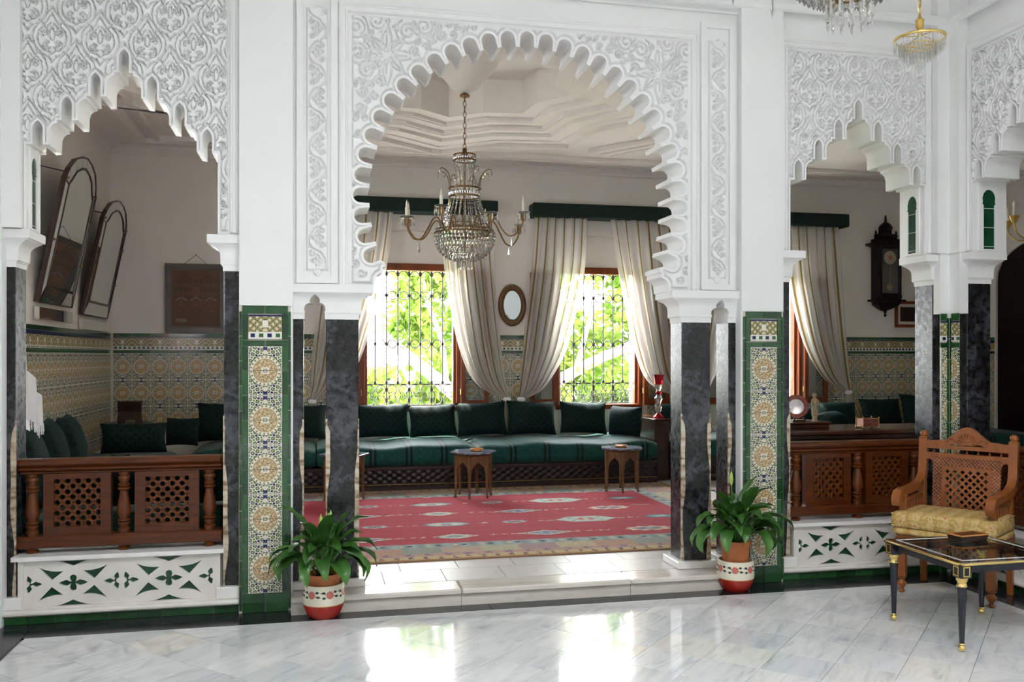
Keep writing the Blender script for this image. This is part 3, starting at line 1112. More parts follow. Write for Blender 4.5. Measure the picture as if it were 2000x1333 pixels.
# ------------------------------------------------------------------ columns
deco('medallion_cut', medallion, 'uv')
deco('frieze_cut', frieze, 'uv')
CAP = [(0, .004), (.030, .004), (.030, .010), (.036, .012), (.040, .018), (.070, .018), (.105, .020), (.122, .026), (.138, .040), (.150, .058), (.158, .074), (.166, .080), (.166, .092), (.214, .092), (.218, .088)]
def cap_mesh(x0, x1, y0, y1, zb, sides, prof=CAP, k=1.):
    rings = []
    for h, e in prof:
        e *= k
        a = x0 - (e if 'L' in sides else 0); c = x1 + (e if 'R' in sides else 0)
        f = y0 - (e * .62 if 'F' in sides else 0); g = y1 + (e * .62 if 'B' in sides else 0)
        rings.append([(a, f, zb + h), (c, f, zb + h), (c, g, zb + h), (a, g, zb + h)])
    return MB().loft(rings)
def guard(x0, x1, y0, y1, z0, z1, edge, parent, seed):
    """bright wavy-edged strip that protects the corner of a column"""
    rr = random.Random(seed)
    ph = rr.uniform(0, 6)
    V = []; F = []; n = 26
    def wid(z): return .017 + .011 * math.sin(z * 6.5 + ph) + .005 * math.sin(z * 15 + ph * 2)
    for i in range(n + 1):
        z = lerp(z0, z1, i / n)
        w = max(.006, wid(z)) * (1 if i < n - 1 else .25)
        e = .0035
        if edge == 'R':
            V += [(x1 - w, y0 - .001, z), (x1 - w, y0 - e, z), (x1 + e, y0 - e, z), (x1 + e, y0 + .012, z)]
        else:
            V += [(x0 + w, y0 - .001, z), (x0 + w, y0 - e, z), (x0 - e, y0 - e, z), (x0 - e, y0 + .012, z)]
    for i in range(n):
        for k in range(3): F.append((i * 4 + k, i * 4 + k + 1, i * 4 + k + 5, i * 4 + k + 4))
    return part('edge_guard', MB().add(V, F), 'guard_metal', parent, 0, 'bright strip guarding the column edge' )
def column(label, x0, x1, y0, y1, zp0, zp1, zt, sides, capital=True, guards='', psides=None, seed=0, group=None):
    cx, cy = (x0 + x1) / 2, (y0 + y1) / 2
    t = thing('stone_column', label, 'column', (cx, cy, zp0), group=group)
    t['kind'] = 'thing'
    mv = Matrix.Translation((-cx, -cy, -zp0))
    part('shaft', MB().box((x0, y0, zp1), (x1, y1, zt + .004), .004).xf(mv), 'black_stone', t, 20)
    ps = psides or sides
    e = .042
    part('plinth', MB().box((x0 - (e if 'L' in ps else 0), y0 - (e if 'F' in ps else 0), zp0), (x1 + (e if 'R' in ps else 0), y1 + (e if 'B' in ps else 0), zp1), .006).xf(mv), 'plinth_marble', t, 20, 'pale marble plinth')
    if capital:
        part('capital', cap_mesh(x0, x1, y0, y1, zt, sides).xf(mv), 'plaster', t, 25, 'white plaster capital')
    for q in guards:
        g_ = guard(x0 - cx, x1 - cx, y0 - cy, y1 - cy, zp1 - zp0, 1.17 - zp0 if zt < 2 else 1.2 - zp0, q, t, seed + ord(q))
    return t
ZL = .082
ZSC = 2.088
column('black stone column at the left end of the left balustrade, white capital above', -1.86, -1.731, .09, .29, ZL, .155, ZSC, 'RFB', guards='R', psides='RF', seed=1)
column('slim black stone column between the left balustrade and the tiled pier', -.564, -.4665, .09, .29, ZL, .155, ZSC, 'LFB', guards='L', psides='LF', seed=2)
column('narrow black column touching the right edge of the left tiled pier', -.1615, -.088, .09, .29, ZF, .162, 1.797, 'FB', False, 'R', 'FR', 3)
column('wide black column at the left of the big arch, behind the left potted plant', .052, .252, .09, .29, ZF, .162, 1.797, 'LRFB', False, 'LR', 'LRFB', 4)
column('wide grey mottled column at the right of the big arch, left of the right plant', 2.438, 2.648, .09, .29, ZF, .162, 1.797, 'LRFB', False, 'LR', 'LRFB', 5)
column('narrow black column touching the left edge of the right tiled pier', 2.785, 2.8515, .09, .29, ZF, .162, 1.797, 'FB', False, 'L', 'FL', 6)
column('thin sliver of black column right of the right tiled pier, beside the right balustrade', 3.1565, 3.25, .09, .29, ZL, .155, ZSC, 'RFB', guards='R', psides='RF', seed=7)
column('black column in the tiled corner behind the armchair, left one of the two', 4.40, 4.50, .09, .29, ZL, .155, ZSC, 'LFB', psides='LF', seed=8)
t = column('black column in the tiled corner behind the armchair, right one with dark archway beside', XR + .09, XR + .285, -.072, .03, ZL, .155, ZSC, 'F', False, psides='F', seed=9)
cx, cy = XR + .1875, -.021
def cap_side():
    rings = []
    for h, e in CAP:
        rings.append([(XR + .09 - e * .62, -.072 - e, h), (XR + .285 + e * .62, -.072 - e, h), (XR + .285 + e * .62, .03, h), (XR + .09 - e * .62, .03, h)])
    return MB().loft(rings).xf(Matrix.Translation((-cx, -cy, ZSC - ZL)))
part('capital', cap_side(), 'plaster', t, 25, 'white plaster capital')

# double capitals over the paired columns, with a keyhole cut through between the two
def keyhole(uc, z0):
    P = [(uc - .062, z0 - .02), (uc - .062, z0 + .036)]
    for a in range(0, 7): 
        th = lerp(R(215), R(65), a / 6)
        P.append((uc - .030 + .036 * math.cos(th), z0 + .066 + .036 * math.sin(th)))
    P += [(uc - .030, z0 + .104), (uc - .031, z0 + .122), (uc - .020, z0 + .140), (uc, z0 + .156)]
    return P + [(2 * uc - x, z) for x, z in P[:-1][::-1]]
def double_capital(x0, x1, uc, side):
    """front and back built as columns of strips that stop at the keyhole outline"""
    zb = 1.797
    K = keyhole(uc, zb)
    xs = sorted(set([x0, x1, uc - .0725, uc + .0725] + [x for x, _ in K]))
    e_of = CAP
    base = cap_mesh(x0, x1, .09, .29, zb, side + 'FB')
    cut = MB().plate(K, [], -.2, .6, FRONT)
    me1 = base.mesh('capital', 'plaster', 0); me2 = cut.mesh('cut', 'plaster', 0)
    o1 = link('capital', me1); o2 = link('cut', me2)
    md = o1.modifiers.new('cut', 'BOOLEAN'); md.operation = 'DIFFERENCE'; md.object = o2; md.solver = 'EXACT'
    dg = bpy.context.evaluated_depsgraph_get()
    me = bpy.data.meshes.new_from_object(o1.evaluated_get(dg))
    bpy.data.objects.remove(o1); bpy.data.objects.remove(o2)
    bpy.data.meshes.remove(me1); bpy.data.meshes.remove(me2)
    me.name = 'double_capital'
    me.polygons.foreach_set('use_smooth', [True] * len(me.polygons))
    me.set_sharp_from_angle(angle=R(28))
    return link('double_capital', me, wall_front)
double_capital(-.1615, .252, -.018, 'R')
double_capital(2.438, 2.8515, 2.7165, 'L')

# ------------------------------------------------------------------ tiled piers
def tmesh(w, h, mat, name):
    return MB().box((-w / 2, 0, -h / 2), (w / 2, .0105, h / 2), .0012).mesh(name, mat, 0)
GT = .0035
med_me = tmesh(.2 - .002, .15 - .002, 'medallion_glaze', 'medallion_tile')
fri_me = tmesh(.2 - .002, .148, 'frieze_glaze', 'frieze_tile')
side_me = tmesh(.036 - GT, .15 - GT, 'green_glaze', 'green_tile')
edge_me = tmesh(.0165 - GT * .6, .150 - GT, 'green_glaze', 'green_edge_tile')
def pier(x0, name):
    p = part(name, MB().box((x0, .0105, 0), (x0 + .305, .0125, PZ)), 'grout', wall_front, 0)
    def put(nm, me, x, z, flip=False):
        o = link(nm, me, p, (x0 + x, 0, z))
        if flip: o.rotation_euler = (0, PI, 0)
    def green(w, h, x, z): put('green_tile', tmesh(w - GT, h - GT, 'green_glaze', 'green_tile'), x, z)
    xc = .155
    for s in (-1, 1):
        green(.136, .050, xc + s * .068, PZ - .025)
        green(.100 + .036, .036, xc + s * .068, 1.645)
        green(.136, .118, xc + s * .068, .059)
        put('green_tile', tmesh(.036 - GT, .160 - GT, 'green_glaze', 'green_tile'), xc + s * .118, 1.744)
        for k in range(10): put('green_tile', side_me, xc + s * .118, 1.627 - .075 - k * .1509)
        for k in range(12):
            z = PZ - .11 - k * .152
            put('green_edge_tile', edge_me, xc + s * .1445, z)
    put('frieze_tile', fri_me, xc, 1.744)
    for k in range(10): put('medallion_tile', med_me, xc, 1.627 - .075 - k * .1509, k % 2 == 1)
    return p
pier(-.468, 'tiled_pier')
pier(2.850, 'tiled_pier')
def cut_tile(w, h, mat, fr, u0, z0, flip, parent, name, u_from=0.):
    """a decorated tile cut down to width w, set on any wall"""
    mb = MB()
    V = [fr(u0, 0, z0), fr(u0 + w, 0, z0), fr(u0 + w, 0, z0 + h), fr(u0, 0, z0 + h), fr(u0, .0105, z0), fr(u0 + w, .0105, z0), fr(u0 + w, .0105, z0 + h), fr(u0, .0105, z0 + h)]
    mb.add(V, [(0, 1, 2, 3), (0, 4, 5, 1), (1, 5, 6, 2), (2, 6, 7, 3), (3, 7, 4, 0)])
    a, c = u_from, u_from + w / .2
    v0, v1 = (1, 0) if flip else (0, 1)
    mb.uv = [(a, v0), (c, v0), (c, v1), (a, v1)] * 2
    o = link(name, mb.mesh(name, mat, 0), parent)
    return o
def cut_strip(fr, u0, w, parent, uf=0., edge=None):
    p = part('tiled_strip', MB().add([fr(u0, .0107, 0), fr(u0 + w, .0107, 0), fr(u0 + w, .0107, PZ), fr(u0, .0107, PZ)], [(0, 1, 2, 3)]), 'grout', parent, 0)
    def flat(a, c, z0, z1, nm='green_tile'):
        mb = MB()
        V = [fr(u, d, z) for d in (0, .0105) for u, z in ((a, z0), (c, z0), (c, z1), (a, z1))]
        mb.add(V, [(0, 1, 2, 3), (0, 4, 5, 1), (1, 5, 6, 2), (2, 6, 7, 3), (3, 7, 4, 0)])
        part(nm, mb, 'green_glaze', p, 0)
    e0, e1 = u0, u0 + w
    if edge:
        k = .016
        a, c = (u0, u0 + k) if edge == 'L' else (u0 + w - k, u0 + w)
        for j in range(12): flat(a + .001, c - .001, max(.02, PZ - (j + 1) * .152 - .03) + .002, PZ - j * .152 - .03 - .002, 'green_edge_tile')
        if edge == 'L': e0 += k
        else: e1 -= k
    flat(e0 + .001, e1 - .001, PZ - .05, PZ - .001); flat(e0 + .001, e1 - .001, 1.629, 1.661); flat(e0 + .001, e1 - .001, .002, .116)
    cut_tile(e1 - e0 - .002, .148, 'frieze_cut', fr, e0 + .001, 1.670, False, p, 'frieze_tile', uf)
    for k in range(10): cut_tile(e1 - e0 - .002, .149, 'medallion_cut', fr, e0 + .001, 1.627 - .150 - k * .1509, k % 2 == 1, p, 'medallion_tile', uf)
cut_strip(FRONT, 4.40, .068, wall_front, .0, 'R')
cut_strip(SIDE, .002, .090, wall_right, .55, 'L')
PSIDE = lambda u, d, z: (2.8395 + d, u, z)
cut_strip(PSIDE, .012, .077, wall_front, .45, 'L')

# ---- green niches in the imposts of the corner arches
def impost_niche(fr, name, parent):
    def outline(zb, zt, w):
        P = [(-w, zb), (-w, zt - .10)]
        P += [(-w * 1.25, zt - .085)]
        for a in range(0, 9):
            th = lerp(R(200), R(-20), a / 8)
            P.append((w * 1.22 * math.cos(th), zt - .055 + w * 1.5 * math.sin(th)))
        P += [(w * 1.25, zt - .085), (w, zt - .10), (w, zb)]
        return P
    inner = outline(2.325, 2.735, .046)
    o = part(name, MB().plate([(-.082, 2.315), (.082, 2.315), (.082, 2.82), (-.082, 2.82)], [inner[::-1]], -.010, .002, fr), 'plaster', parent, 20)
    z = 2.327
    for h in (.02, .135, .135, .135):
        part('green_tile', MB().add([fr(-.060, -.002, z), fr(.060, -.002, z), fr(.060, -.002, z + h - .004), fr(-.060, -.002, z + h - .004)], [(0, 1, 2, 3)]), 'deep_green', o, 0)
        z += h
    return o
impost_niche(lambda u, d, z: (4.306 + d, .185 + u, z), 'impost_niche', wall_front)
impost_niche(lambda u, d, z: (XR + .185 + u, -.166 - d * -1, z), 'impost_niche', wall_right)
impost_niche(lambda u, d, z: (-1.664 - d, .185 - u, z), 'impost_niche', wall_front)

# ------------------------------------------------------------------ low carved marble screens under the side arches
def screen_holes(u0, w, zc, h):
    """one carved bay: four curved triangles, a four-petal cross in the middle, a three-petal sprig at each side"""
    H = []
    c = u0 + w / 2
    def tri(p, q, r, bend):
        out = []
        for a, b_, k in ((p, q, bend), (q, r, 0), (r, p, 0)):
            for i in range(6):
                t = i / 6
                x = lerp(a[0], b_[0], t); z = lerp(a[1], b_[1], t)
                dx, dz = b_[0] - a[0], b_[1] - a[1]
                s_ = k * 4 * t * (1 - t)
                out.append((x - dz * s_, z + dx * s_))
        return out
    for sx in (1, -1):
        for sz in (1, -1):
            p = (c + sx * w * .355, zc + sz * h * .375); q = (c + sx * w * .100, zc + sz * h * .265); r = (c + sx * w * .218, zc + sz * h * .075)
            H.append(tri(p, q, r, .08 * sx * sz))
    def petal(cx, cz, L, W, ang, n=8, rnd_=False):
        pts = []
        for i in range(n + 1):
            t = i / n
            pts.append((t * L, W * math.sin(PI * min(1, t ** (.9 if not rnd_ else .6)))))
        return pts
    # cross: long pointed arms sideways, round arms up and down
    P = []
    for ang, L, W in ((0, w * .150, h * .068), (90, h * .180, h * .075), (180, w * .150, h * .068), (270, h * .180, h * .075)):
        a = R(ang); ca, sa = math.cos(a), math.sin(a)
        long = ang % 180 == 0
        if long: pl = [(h * .045, -h * .022), (L * .45, -W), (L * .75, -W * .62), (L, 0), (L * .75, W * .62), (L * .45, W), (h * .045, h * .022)]
        else: pl = [(h * .045, -W * .8), (L * .62, -W), (L * .9, -W * .72), (L, 0), (L * .9, W * .72), (L * .62, W), (h * .045, W * .8)]
        P += [(c + x * ca - z * sa, zc + x * sa + z * ca) for x, z in pl]
    H.append(P)
    for s in (1, -1):
        o = c + s * w * .435
        P = []
        for ang, L in ((-75, h * .20), (75, h * .20), (180, w * .12)):
            a = R(ang); ca, sa = math.cos(a), math.sin(a)
            W = h * .060
            pl = [(h * .03, -h * .014), (L * .45, -W), (L * .8, -W * .5), (L, 0), (L * .8, W * .5), (L * .45, W), (h * .03, h * .014)]
            P += [(o + s * (x * ca - z * sa), zc + x * sa + z * ca) for x, z in pl]
        H.append(P)
    return H
def bay_outline(u0, u1, z0, z1, nb=2):
    """top and bottom edges dip where the interlaced bands cross"""
    w = (u1 - u0) / nb; h = z1 - z0
    top = []
    for k in range(nb):
        for i in range(25):
            t = i / 24
            d = abs(t - .5) * 2
            y = .125 * max(0, 1 - d / .40) ** 1.6
            top.append((u0 + (k + t) * w, y * h))
    bot = [(u, z0 + y) for u, y in top]
    tp = [(u, z1 - y) for u, y in top][::-1]
    out = []
    for p in bot + tp:
        if not out or abs(out[-1][0] - p[0]) + abs(out[-1][1] - p[1]) > 1e-6: out.append(p)
    return out
def marble_screen(fr, u0, u1, label, parent_name='marble_screen'):
    t = thing(parent_name, label, 'screen', (0, 0, 0))
    zb, zt = .092, .358
    part('backing', MB().plate([(u0, zb), (u1, zb), (u1, zt), (u0, zt)], [], .086, .13, fr), 'deep_green', t, 0, 'deep green backing panel')
    w = (u1 - u0 - .04) / 2
    holes = []
    for k in range(2): holes += screen_holes(u0 + .02 + k * w, w, (zb + zt) / 2, zt - zb)
    part('carved_slab', MB().fill(bay_outline(u0 + .02, u1 - .02, zb, zt), holes, .070, .087, fr), 'white_marble', t, 0)
    fm = MB()
    fm.plate([(u0 - .01, zb - .012), (u1 + .01, zb - .012), (u1 + .01, zt + .01), (u0 - .01, zt + .01)], [[(u0 + .02, zb), (u0 + .02, zt), (u1 - .02, zt), (u1 - .02, zb)]], .060, .12, fr)
    part('surround', fm, 'white_marble', t, 0)
    return t
ledge = MB().box((-1.80, .010, .052), (-.466, .32, ZL), .010).box((-1.80, .050, 0), (-.466, .32, .054)).box((-1.72, .135, ZL), (-.575, .30, .37))
ledge_l = struct('trim_1', ledge, 'white_marble', 20)
ledge = MB().box((3.154, .010, .052), (XR + .04, .32, ZL), .010).box((3.154, .050, 0), (XR + .05, .32, .054)).box((3.26, .135, ZL), (4.395, .30, .37))
ledge_r = struct('trim_2', ledge, 'white_marble', 20)
ledge = MB().box((XR + .010, -1.31, .052), (XR + .32, .02, ZL), .010).box((XR + .05, -1.3, 0), (XR + .32, .04, .054)).box((XR + .135, -1.29, ZL), (XR + .30, -.08, .37))
ledge_s = struct('trim_3', ledge, 'white_marble', 20)
row_me = MB().box((-.0735, 0, 0), (.0735, .010, .0485), .001).mesh('green_tile', 'green_glaze', 0)
for x0, x1, par in ((-1.80, -.47, ledge_l), (3.156, 4.46, ledge_r)):
    n = int(round((x1 - x0) / .15)); st = (x1 - x0) / n
    for i in range(n):
        o = link('green_tile', row_me, par, (x0 + (i + .5) * st, .040, .001)); o.scale = (st / .15, 1, 1)
for i in range(8):
    o = link('green_tile', row_me, ledge_s, (XR + .040, -.09 - i * .15, .001)); o.rotation_euler = (0, 0, -PI / 2)
for par, fr, u0, u1 in ((ledge_l, FRONT, -1.74, -.56), (ledge_r, FRONT, 3.24, 4.42), (ledge_s, SIDE, .07, 1.30)):
    part('cap_slab', MB().plate([(u0, .368), (u1, .368), (u1, .393), (u0, .393)], [], .035, .31, fr), 'plinth_marble', par, 0)
marble_screen(FRONT, -1.70, -.592, 'carved white marble screen with green cut-outs under the left balustrade')
marble_screen(FRONT, 3.275, 4.385, 'carved white marble screen with green cut-outs behind the armchair and gilt table')
marble_screen(SIDE, .12, 1.25, 'carved white marble screen in the right side wall, partly behind the armchair')

# ------------------------------------------------------------------ wooden balustrades
BALUSTER = [(.026, 0), (.026, .02), (.030, .022), (.030, .028), (.022, .036), (.026, .050), (.030, .058), (.030, .066), (.022, .070), (.030, .076), (.030, .084), (.023, .090), (.024, .10), (.031, .118), (.034, .135), (.033, .155), (.027, .20), (.021, .245), (.019, .258), (.026, .264), (.030, .270), (.030, .276), (.022, .282), (.027, .288), (.028, .296), (.021, .304), (.024, .318), (.029, .330), (.029, .340), (.022, .350), (.027, .360), (.027, .372)]
def lattice(u0, u1, z0, z1, nx, nz, fr, d0, d1):
    """turned-wood grille: a plate pierced by staggered round holes"""
    sx, sz = (u1 - u0) / nx, (z1 - z0) / nz
    H = []
    for i in range(nx):
        for j in range(nz):
            if (i + j) % 2: continue
            cx, cz = u0 + (i + .5) * sx, z0 + (j + .5) * sz
            r_ = .57 * min(sx, sz)
            H.append([(cx + r_ * math.cos(2 * PI * k / 8 + PI / 8) , cz + r_ * math.sin(2 * PI * k / 8 + PI / 8)) for k in range(8)][::-1])
    mb = MB().plate([(u0 - .006, z0 - .006), (u1 + .006, z0 - .006), (u1 + .006, z1 + .006), (u0 - .006, z1 + .006)], H, d0, d1, fr)
    for i in range(nx):
        for j in range(nz):
            if (i + j) % 2 == 0: continue
            cx, cz = u0 + (i + .5) * sx, z0 + (j + .5) * sz
            p = fr(cx, d0, cz)
            mb.sphere(p, .34 * min(sx, sz), 6, 4)
    return mb
def balustrade(label, fr, u0, u1, bal, panels, nx=9, nz=9):
    t = thing('wooden_balustrade', label, 'balustrade', (0, 0, 0), group=None)
    z0 = .394
    d = .16
    def bx(a, c, da, dc, za, zc, ch=.006):
        p = [fr(a, da, za), fr(c, dc, zc)]
        return MB().box(tuple(min(x, y) for x, y in zip(*p)), tuple(max(x, y) for x, y in zip(*p)), ch)
    def mrg(*ms):
        o = MB()
        for m_ in ms: o.add(m_.v, m_.f)
        return o
    part('top_rail', mrg(bx(u0, u1, d - .050, d + .075, .908, .952, .014), bx(u0 + .008, u1, d - .036, d + .06, .880, .908, .010), bx(u0 + .02, u1, d - .02, d + .045, .862, .880)), 'rail_wood', t)
    part('bottom_rail', bx(u0, u1, d - .045, d + .07, .424, .494, .008), 'rail_wood', t)
    for b_ in bal:
        x, y, _ = fr(b_, d, 0)
        part('baluster', MB().lathe([(r * 1.22, z) for r, z in BALUSTER], 16, (x, y, .492)), 'turned_wood', t, 50)
        part('foot', MB().lathe([(.034, 0), (.036, .012), (.028, .020), (.034, .031)], 14, (x, y, z0)), 'turned_wood', t, 50)
    for a, c in panels:
        m_ = .058
        fm = MB().plate([(a, .494), (c, .494), (c, .864), (a, .864)], [[(a + m_, .494 + .05), (a + m_, .864 - .032), (c - m_, .864 - .032), (c - m_, .494 + .05)]], d - .022, d + .03, fr)
        part('panel_frame', fm, 'rail_wood', t, 0)
        part('lattice', lattice(a + m_, c - m_, .544, .832, nx, nz, fr, d - .006, d + .018), 'turned_wood', t, 40)
    return t
balustrade('turned wooden balustrade with two pierced lattice panels under the left arch', FRONT, -1.745, -.572, (-1.660, -1.150, -.655), ((-1.595, -1.220), (-1.085, -.715)))
balustrade('polished wooden balustrade with lattice panels behind the armchair, under the right arch', FRONT, 3.262, 4.415, (3.335, 3.830, 4.300), ((3.405, 3.765), (3.885, 4.235)), 9, 9)
balustrade('wooden balustrade in the right side wall, mostly hidden by the armchair back', SIDE, .085, 1.28, (.175, .66, 1.16), ((.24, .60), (.72, 1.09)), 9, 9)
# ------------------------------------------------------------------ salon shell
XW0, XW1 = -2.3, 9.1
ZC = 3.95
WIN = [(.550, 1.665), (2.965, 4.025), (5.18, 6.285)]
ZS, ZT = .945, 2.69
wb = MB()
def arch_top(a, c, zs=2.96, zk=3.10):
    return [(lerp(c, a, i / 12), zs + (zk - zs) * math.sin(PI * i / 12) ** .7 if 0 < i < 12 else zs) for i in range(13)]
holes = [[(a - .0, ZS), (c + .0, ZS)] + arch_top(a, c) for a, c in WIN]
wb.plate([(XW0 - .2, ZF), (XW1 + .2, ZF), (XW1 + .2, ZC + .3), (XW0 - .2, ZC + .3)], [h[::-1] for h in holes], YB, YB + .10, FRONT)
wb.plate([(XW0 - .2, ZF), (XW1 + .2, ZF), (XW1 + .2, ZC + .3), (XW0 - .2, ZC + .3)], [[(a, ZS), (a, ZT), (c, ZT), (c, ZS)] for a, c in WIN], YB + .10, YB + .36, FRONT)
wall_back = struct('wall_back', wb, 'salon_plaster', 0)
LWY = (.36, 1.40)
LWS = 1.80
wsl = MB().plate([(.30, ZF), (YB, ZF), (YB, ZC + .3), (.30, ZC + .3)], [[(LWY[0], LWS), (LWY[0], ZT), (LWY[1], ZT), (LWY[1], LWS)]], -.2, 0, lambda u, d, z: (XW0 + d, u, z))
wall_sl = struct('wall_salon_left', wsl, 'salon_plaster', 0)
lw = struct('window_4', MB().plate([(LWY[0], LWS), (LWY[1], LWS), (LWY[1], ZT), (LWY[0], ZT)], [[(LWY[0] + .05, LWS + .05), (LWY[0] + .05, ZT - .05), (LWY[1] - .05, ZT - .05), (LWY[1] - .05, LWS + .05)]], -.15, -.09, lambda u, d, z: (XW0 + d, u, z)), 'window_wood', 0)
for k in range(1, 6):
    y_ = lerp(LWY[0], LWY[1], k / 6)
    part('bar', MB().tube([(XW0 - .17, y_, LWS), (XW0 - .17, y_, ZT)], .0065, 6), 'iron', lw, 40)
# right wall of the salon with a dark arched doorway
DP = [(3.15, ZF), (3.15, 2.62)] + [(4.03 - .90 * math.cos(PI * i / 16) * .978, 2.62 + .50 * math.sin(PI * i / 16)) for i in range(1, 16)] + [(4.91, 2.62), (4.91, ZF)]
RW = lambda u, d, z: (XW1 + d, u, z)
wsr = MB().plate([(-4.2, ZF)] + DP + [(YB, ZF), (YB, ZC + .3), (-4.2, ZC + .3)], [], 0, .2, RW)
wall_sr = struct('wall_salon_right', wsr, 'salon_plaster', 0)
dr = MB().box((XW1 + .03, 3.1, ZF), (XW1 + .09, 4.95, 3.2))  # black slab stands in for the dark void beyond the archway
door = struct('dark_archway_1', dr, 'black_wood', 0)
for k in range(2):
    for j in range(3):
        part('archway_panel', MB().box((XW1 + .018, 3.2 + k * .88, .25 + j * .92), (XW1 + .032, 3.95 + k * .88, 1.05 + j * .92), .008), 'black_wood', door, 0)
struct('wall_gallery', MB().box((XR + .3, -4.4, 0), (XW1 + .2, -4.2, ZC + .3)), 'gallery_light_sink', 0)
gal = struct('wall_gallery', MB().box((XR + .301, -4.2, ZF), (XR + .32, -1.30, ZC + .2)), 'gallery_light_sink', 0)  # unseen dark lining added against light bounced off the gallery side

# ceiling with a stepped eight-pointed star
PLAN = lambda u, d, v: (u, v, d)
SCX, SCY = 1.345, 2.62
def star(r_, k=.82, rot=0.):
    P = []
    for i in range(16):
        a = 2 * PI * i / 16 + rot
        q = r_ if i % 2 == 0 else r_ * k
        P.append((SCX + q * math.cos(a), SCY + q * math.sin(a)))
    return P
cs = MB()
cs.plate([(XW0 - .2, .28), (XW1 + .2, .28), (XW1 + .2, YB + .3), (XW0 - .2, YB + .3)], [star(1.60)[::-1]], ZC, ZC + .2, PLAN)
cs.box((XR + .3, -4.4, ZC), (XW1 + .2, .28, ZC + .2))
steps = [(1.60, 1.46, 3.985), (1.46, 1.42, 3.995), (1.42, 1.26, 4.030), (1.26, 1.22, 4.040), (1.22, 1.02, 4.075)]
for ro, ri, z in steps:
    cs.plate(star(ro + .012), [star(ri)[::-1]], z, z + (.42 if ri == 1.02 else .06), PLAN)
cs.plate(star(1.2), [], 4.42, 4.47, PLAN)
ceiling = struct('ceiling', cs, 'salon_plaster', 0)
st = MB()
st.plate(star(2.08), [star(2.00)[::-1]], ZC - .045, ZC + .01, PLAN).plate(star(1.84), [star(1.80)[::-1]], ZC - .012, ZC + .01, PLAN)
part('star_band', st, 'salon_plaster', ceiling, 0)
part('rosette', MB().lathe([(.42, 4.42), (.34, 4.36), (.28, 4.25), (.19, 4.16), (.13, 4.08), (.03, 4.035)], 16, (SCX, SCY, 0)), 'salon_plaster', ceiling)
def band(mb, pts, w, z0, z1):
    for (ax, ay), (bx, by) in zip(pts, pts[1:]):
        L = math.hypot(bx - ax, by - ay); nx, ny = -(by - ay) / L * w / 2, (bx - ax) / L * w / 2
        mb.plate([(ax + nx, ay + ny), (ax - nx, ay - ny), (bx - nx, by - ny), (bx + nx, by + ny)], [], z0, z1, PLAN)
for i, s in enumerate((1, -1)):
    bm_ = MB()
    for off in (0, .16, .30):
        band(bm_, [(SCX + s * (1.72 + off), 1.0 - off * .3), (SCX + s * (2.25 + off), 1.75), (SCX + s * (3.0 + off), 1.9), (SCX + s * (3.45 + off), 2.6), (SCX + s * (3.0 + off), 3.3), (SCX + s * (2.25 + off), 3.5), (SCX + s * (1.72 + off), 4.2 + off * .3)], .07, ZC - .055, ZC + .01)
    band(bm_, [(SCX + s * 2.1, 2.62), (SCX + s * 2.62, 2.05), (SCX + s * 3.1, 2.62), (SCX + s * 2.62, 3.2), (SCX + s * 2.1, 2.62)], .06, ZC - .05, ZC + .01)
    part('strap_band', bm_, 'salon_plaster', ceiling, 0)
bm_ = MB()
for off, w in ((.42, .10), (.60, .05)):
    band(bm_, [(XW0 + off, .3), (XW0 + off, YB - off), (XW1 - off, YB - off), (XW1 - off, .3)], w, ZC - .05, ZC + .01)
part('frame_band', bm_, 'salon_plaster', ceiling, 0)
part('small_rosette', MB().lathe([(.16, 0), (.15, -.02), (.10, -.025), (.09, -.012), (.05, -.03), (.01, -.035)], 16, (.95, 4.85, ZC)), 'salon_plaster', ceiling)
cn = MB()
CP = [(0, -.09), (.02, -.09), (.025, -.07), (.05, -.045), (.085, -.03), (.10, -.02), (.10, 0)]
for fr in (lambda k, t, z: (lerp(XW0, XW1, t), YB - k, z), lambda k, t, z: (XW0 + k, lerp(.3, YB, t), z), lambda k, t, z: (XW1 - k, lerp(-4.2, YB, t), z)):
    V = []; n = len(CP)
    for t in (0, 1):
        for k, z in CP: V.append(fr(k, t, ZC + z))
    cn.add(V, [(i, i + 1, n + i + 1, n + i) for i in range(n - 1)])
struct('trim_cornice', cn, 'salon_plaster', 30)

# glazed dado on the back wall: every tile its own piece
def free(a, c):
    return all(c < w0 - .05 or a > w1 + .05 for w0, w1 in WIN)
part('dado_bed', MB().box((XW0, YB - .003, .66), (WIN[0][0] - .055, YB, 1.828)).box((WIN[0][1] + .055, YB - .003, .66), (WIN[1][0] - .055, YB, 1.828)).box((WIN[1][1] + .055, YB - .003, .66), (WIN[2][0] - .055, YB, 1.828)).box((WIN[2][1] + .055, YB - .003, .66), (XW1, YB, 1.828)), 'grout', wall_back, 0)
gtop_me = tmesh(.197, .038, 'green_glaze', 'green_tile'); gmid_me = tmesh(.197, .034, 'green_glaze', 'green_tile')
n_med = 0
for k in range(57):
    a = -2.265 + k * .2
    if a + .2 > XW1: break
    if not free(a, a + .2): continue
    x = a + .1
    link('green_tile', gtop_me, wall_back, (x, YB - .0115, 1.808))
    link('frieze_tile', fri_me, wall_back, (x, YB - .0115, 1.713))
    link('green_tile', gmid_me, wall_back, (x, YB - .0115, 1.618))
    for j in range(6):
        if n_med > 298: continue
        o = link('medallion_tile', med_me, wall_back, (x, YB - .0115, 1.598 - .075 - j * .1505))
        if j % 2: o.rotation_euler = (0, PI, 0)
        n_med += 1
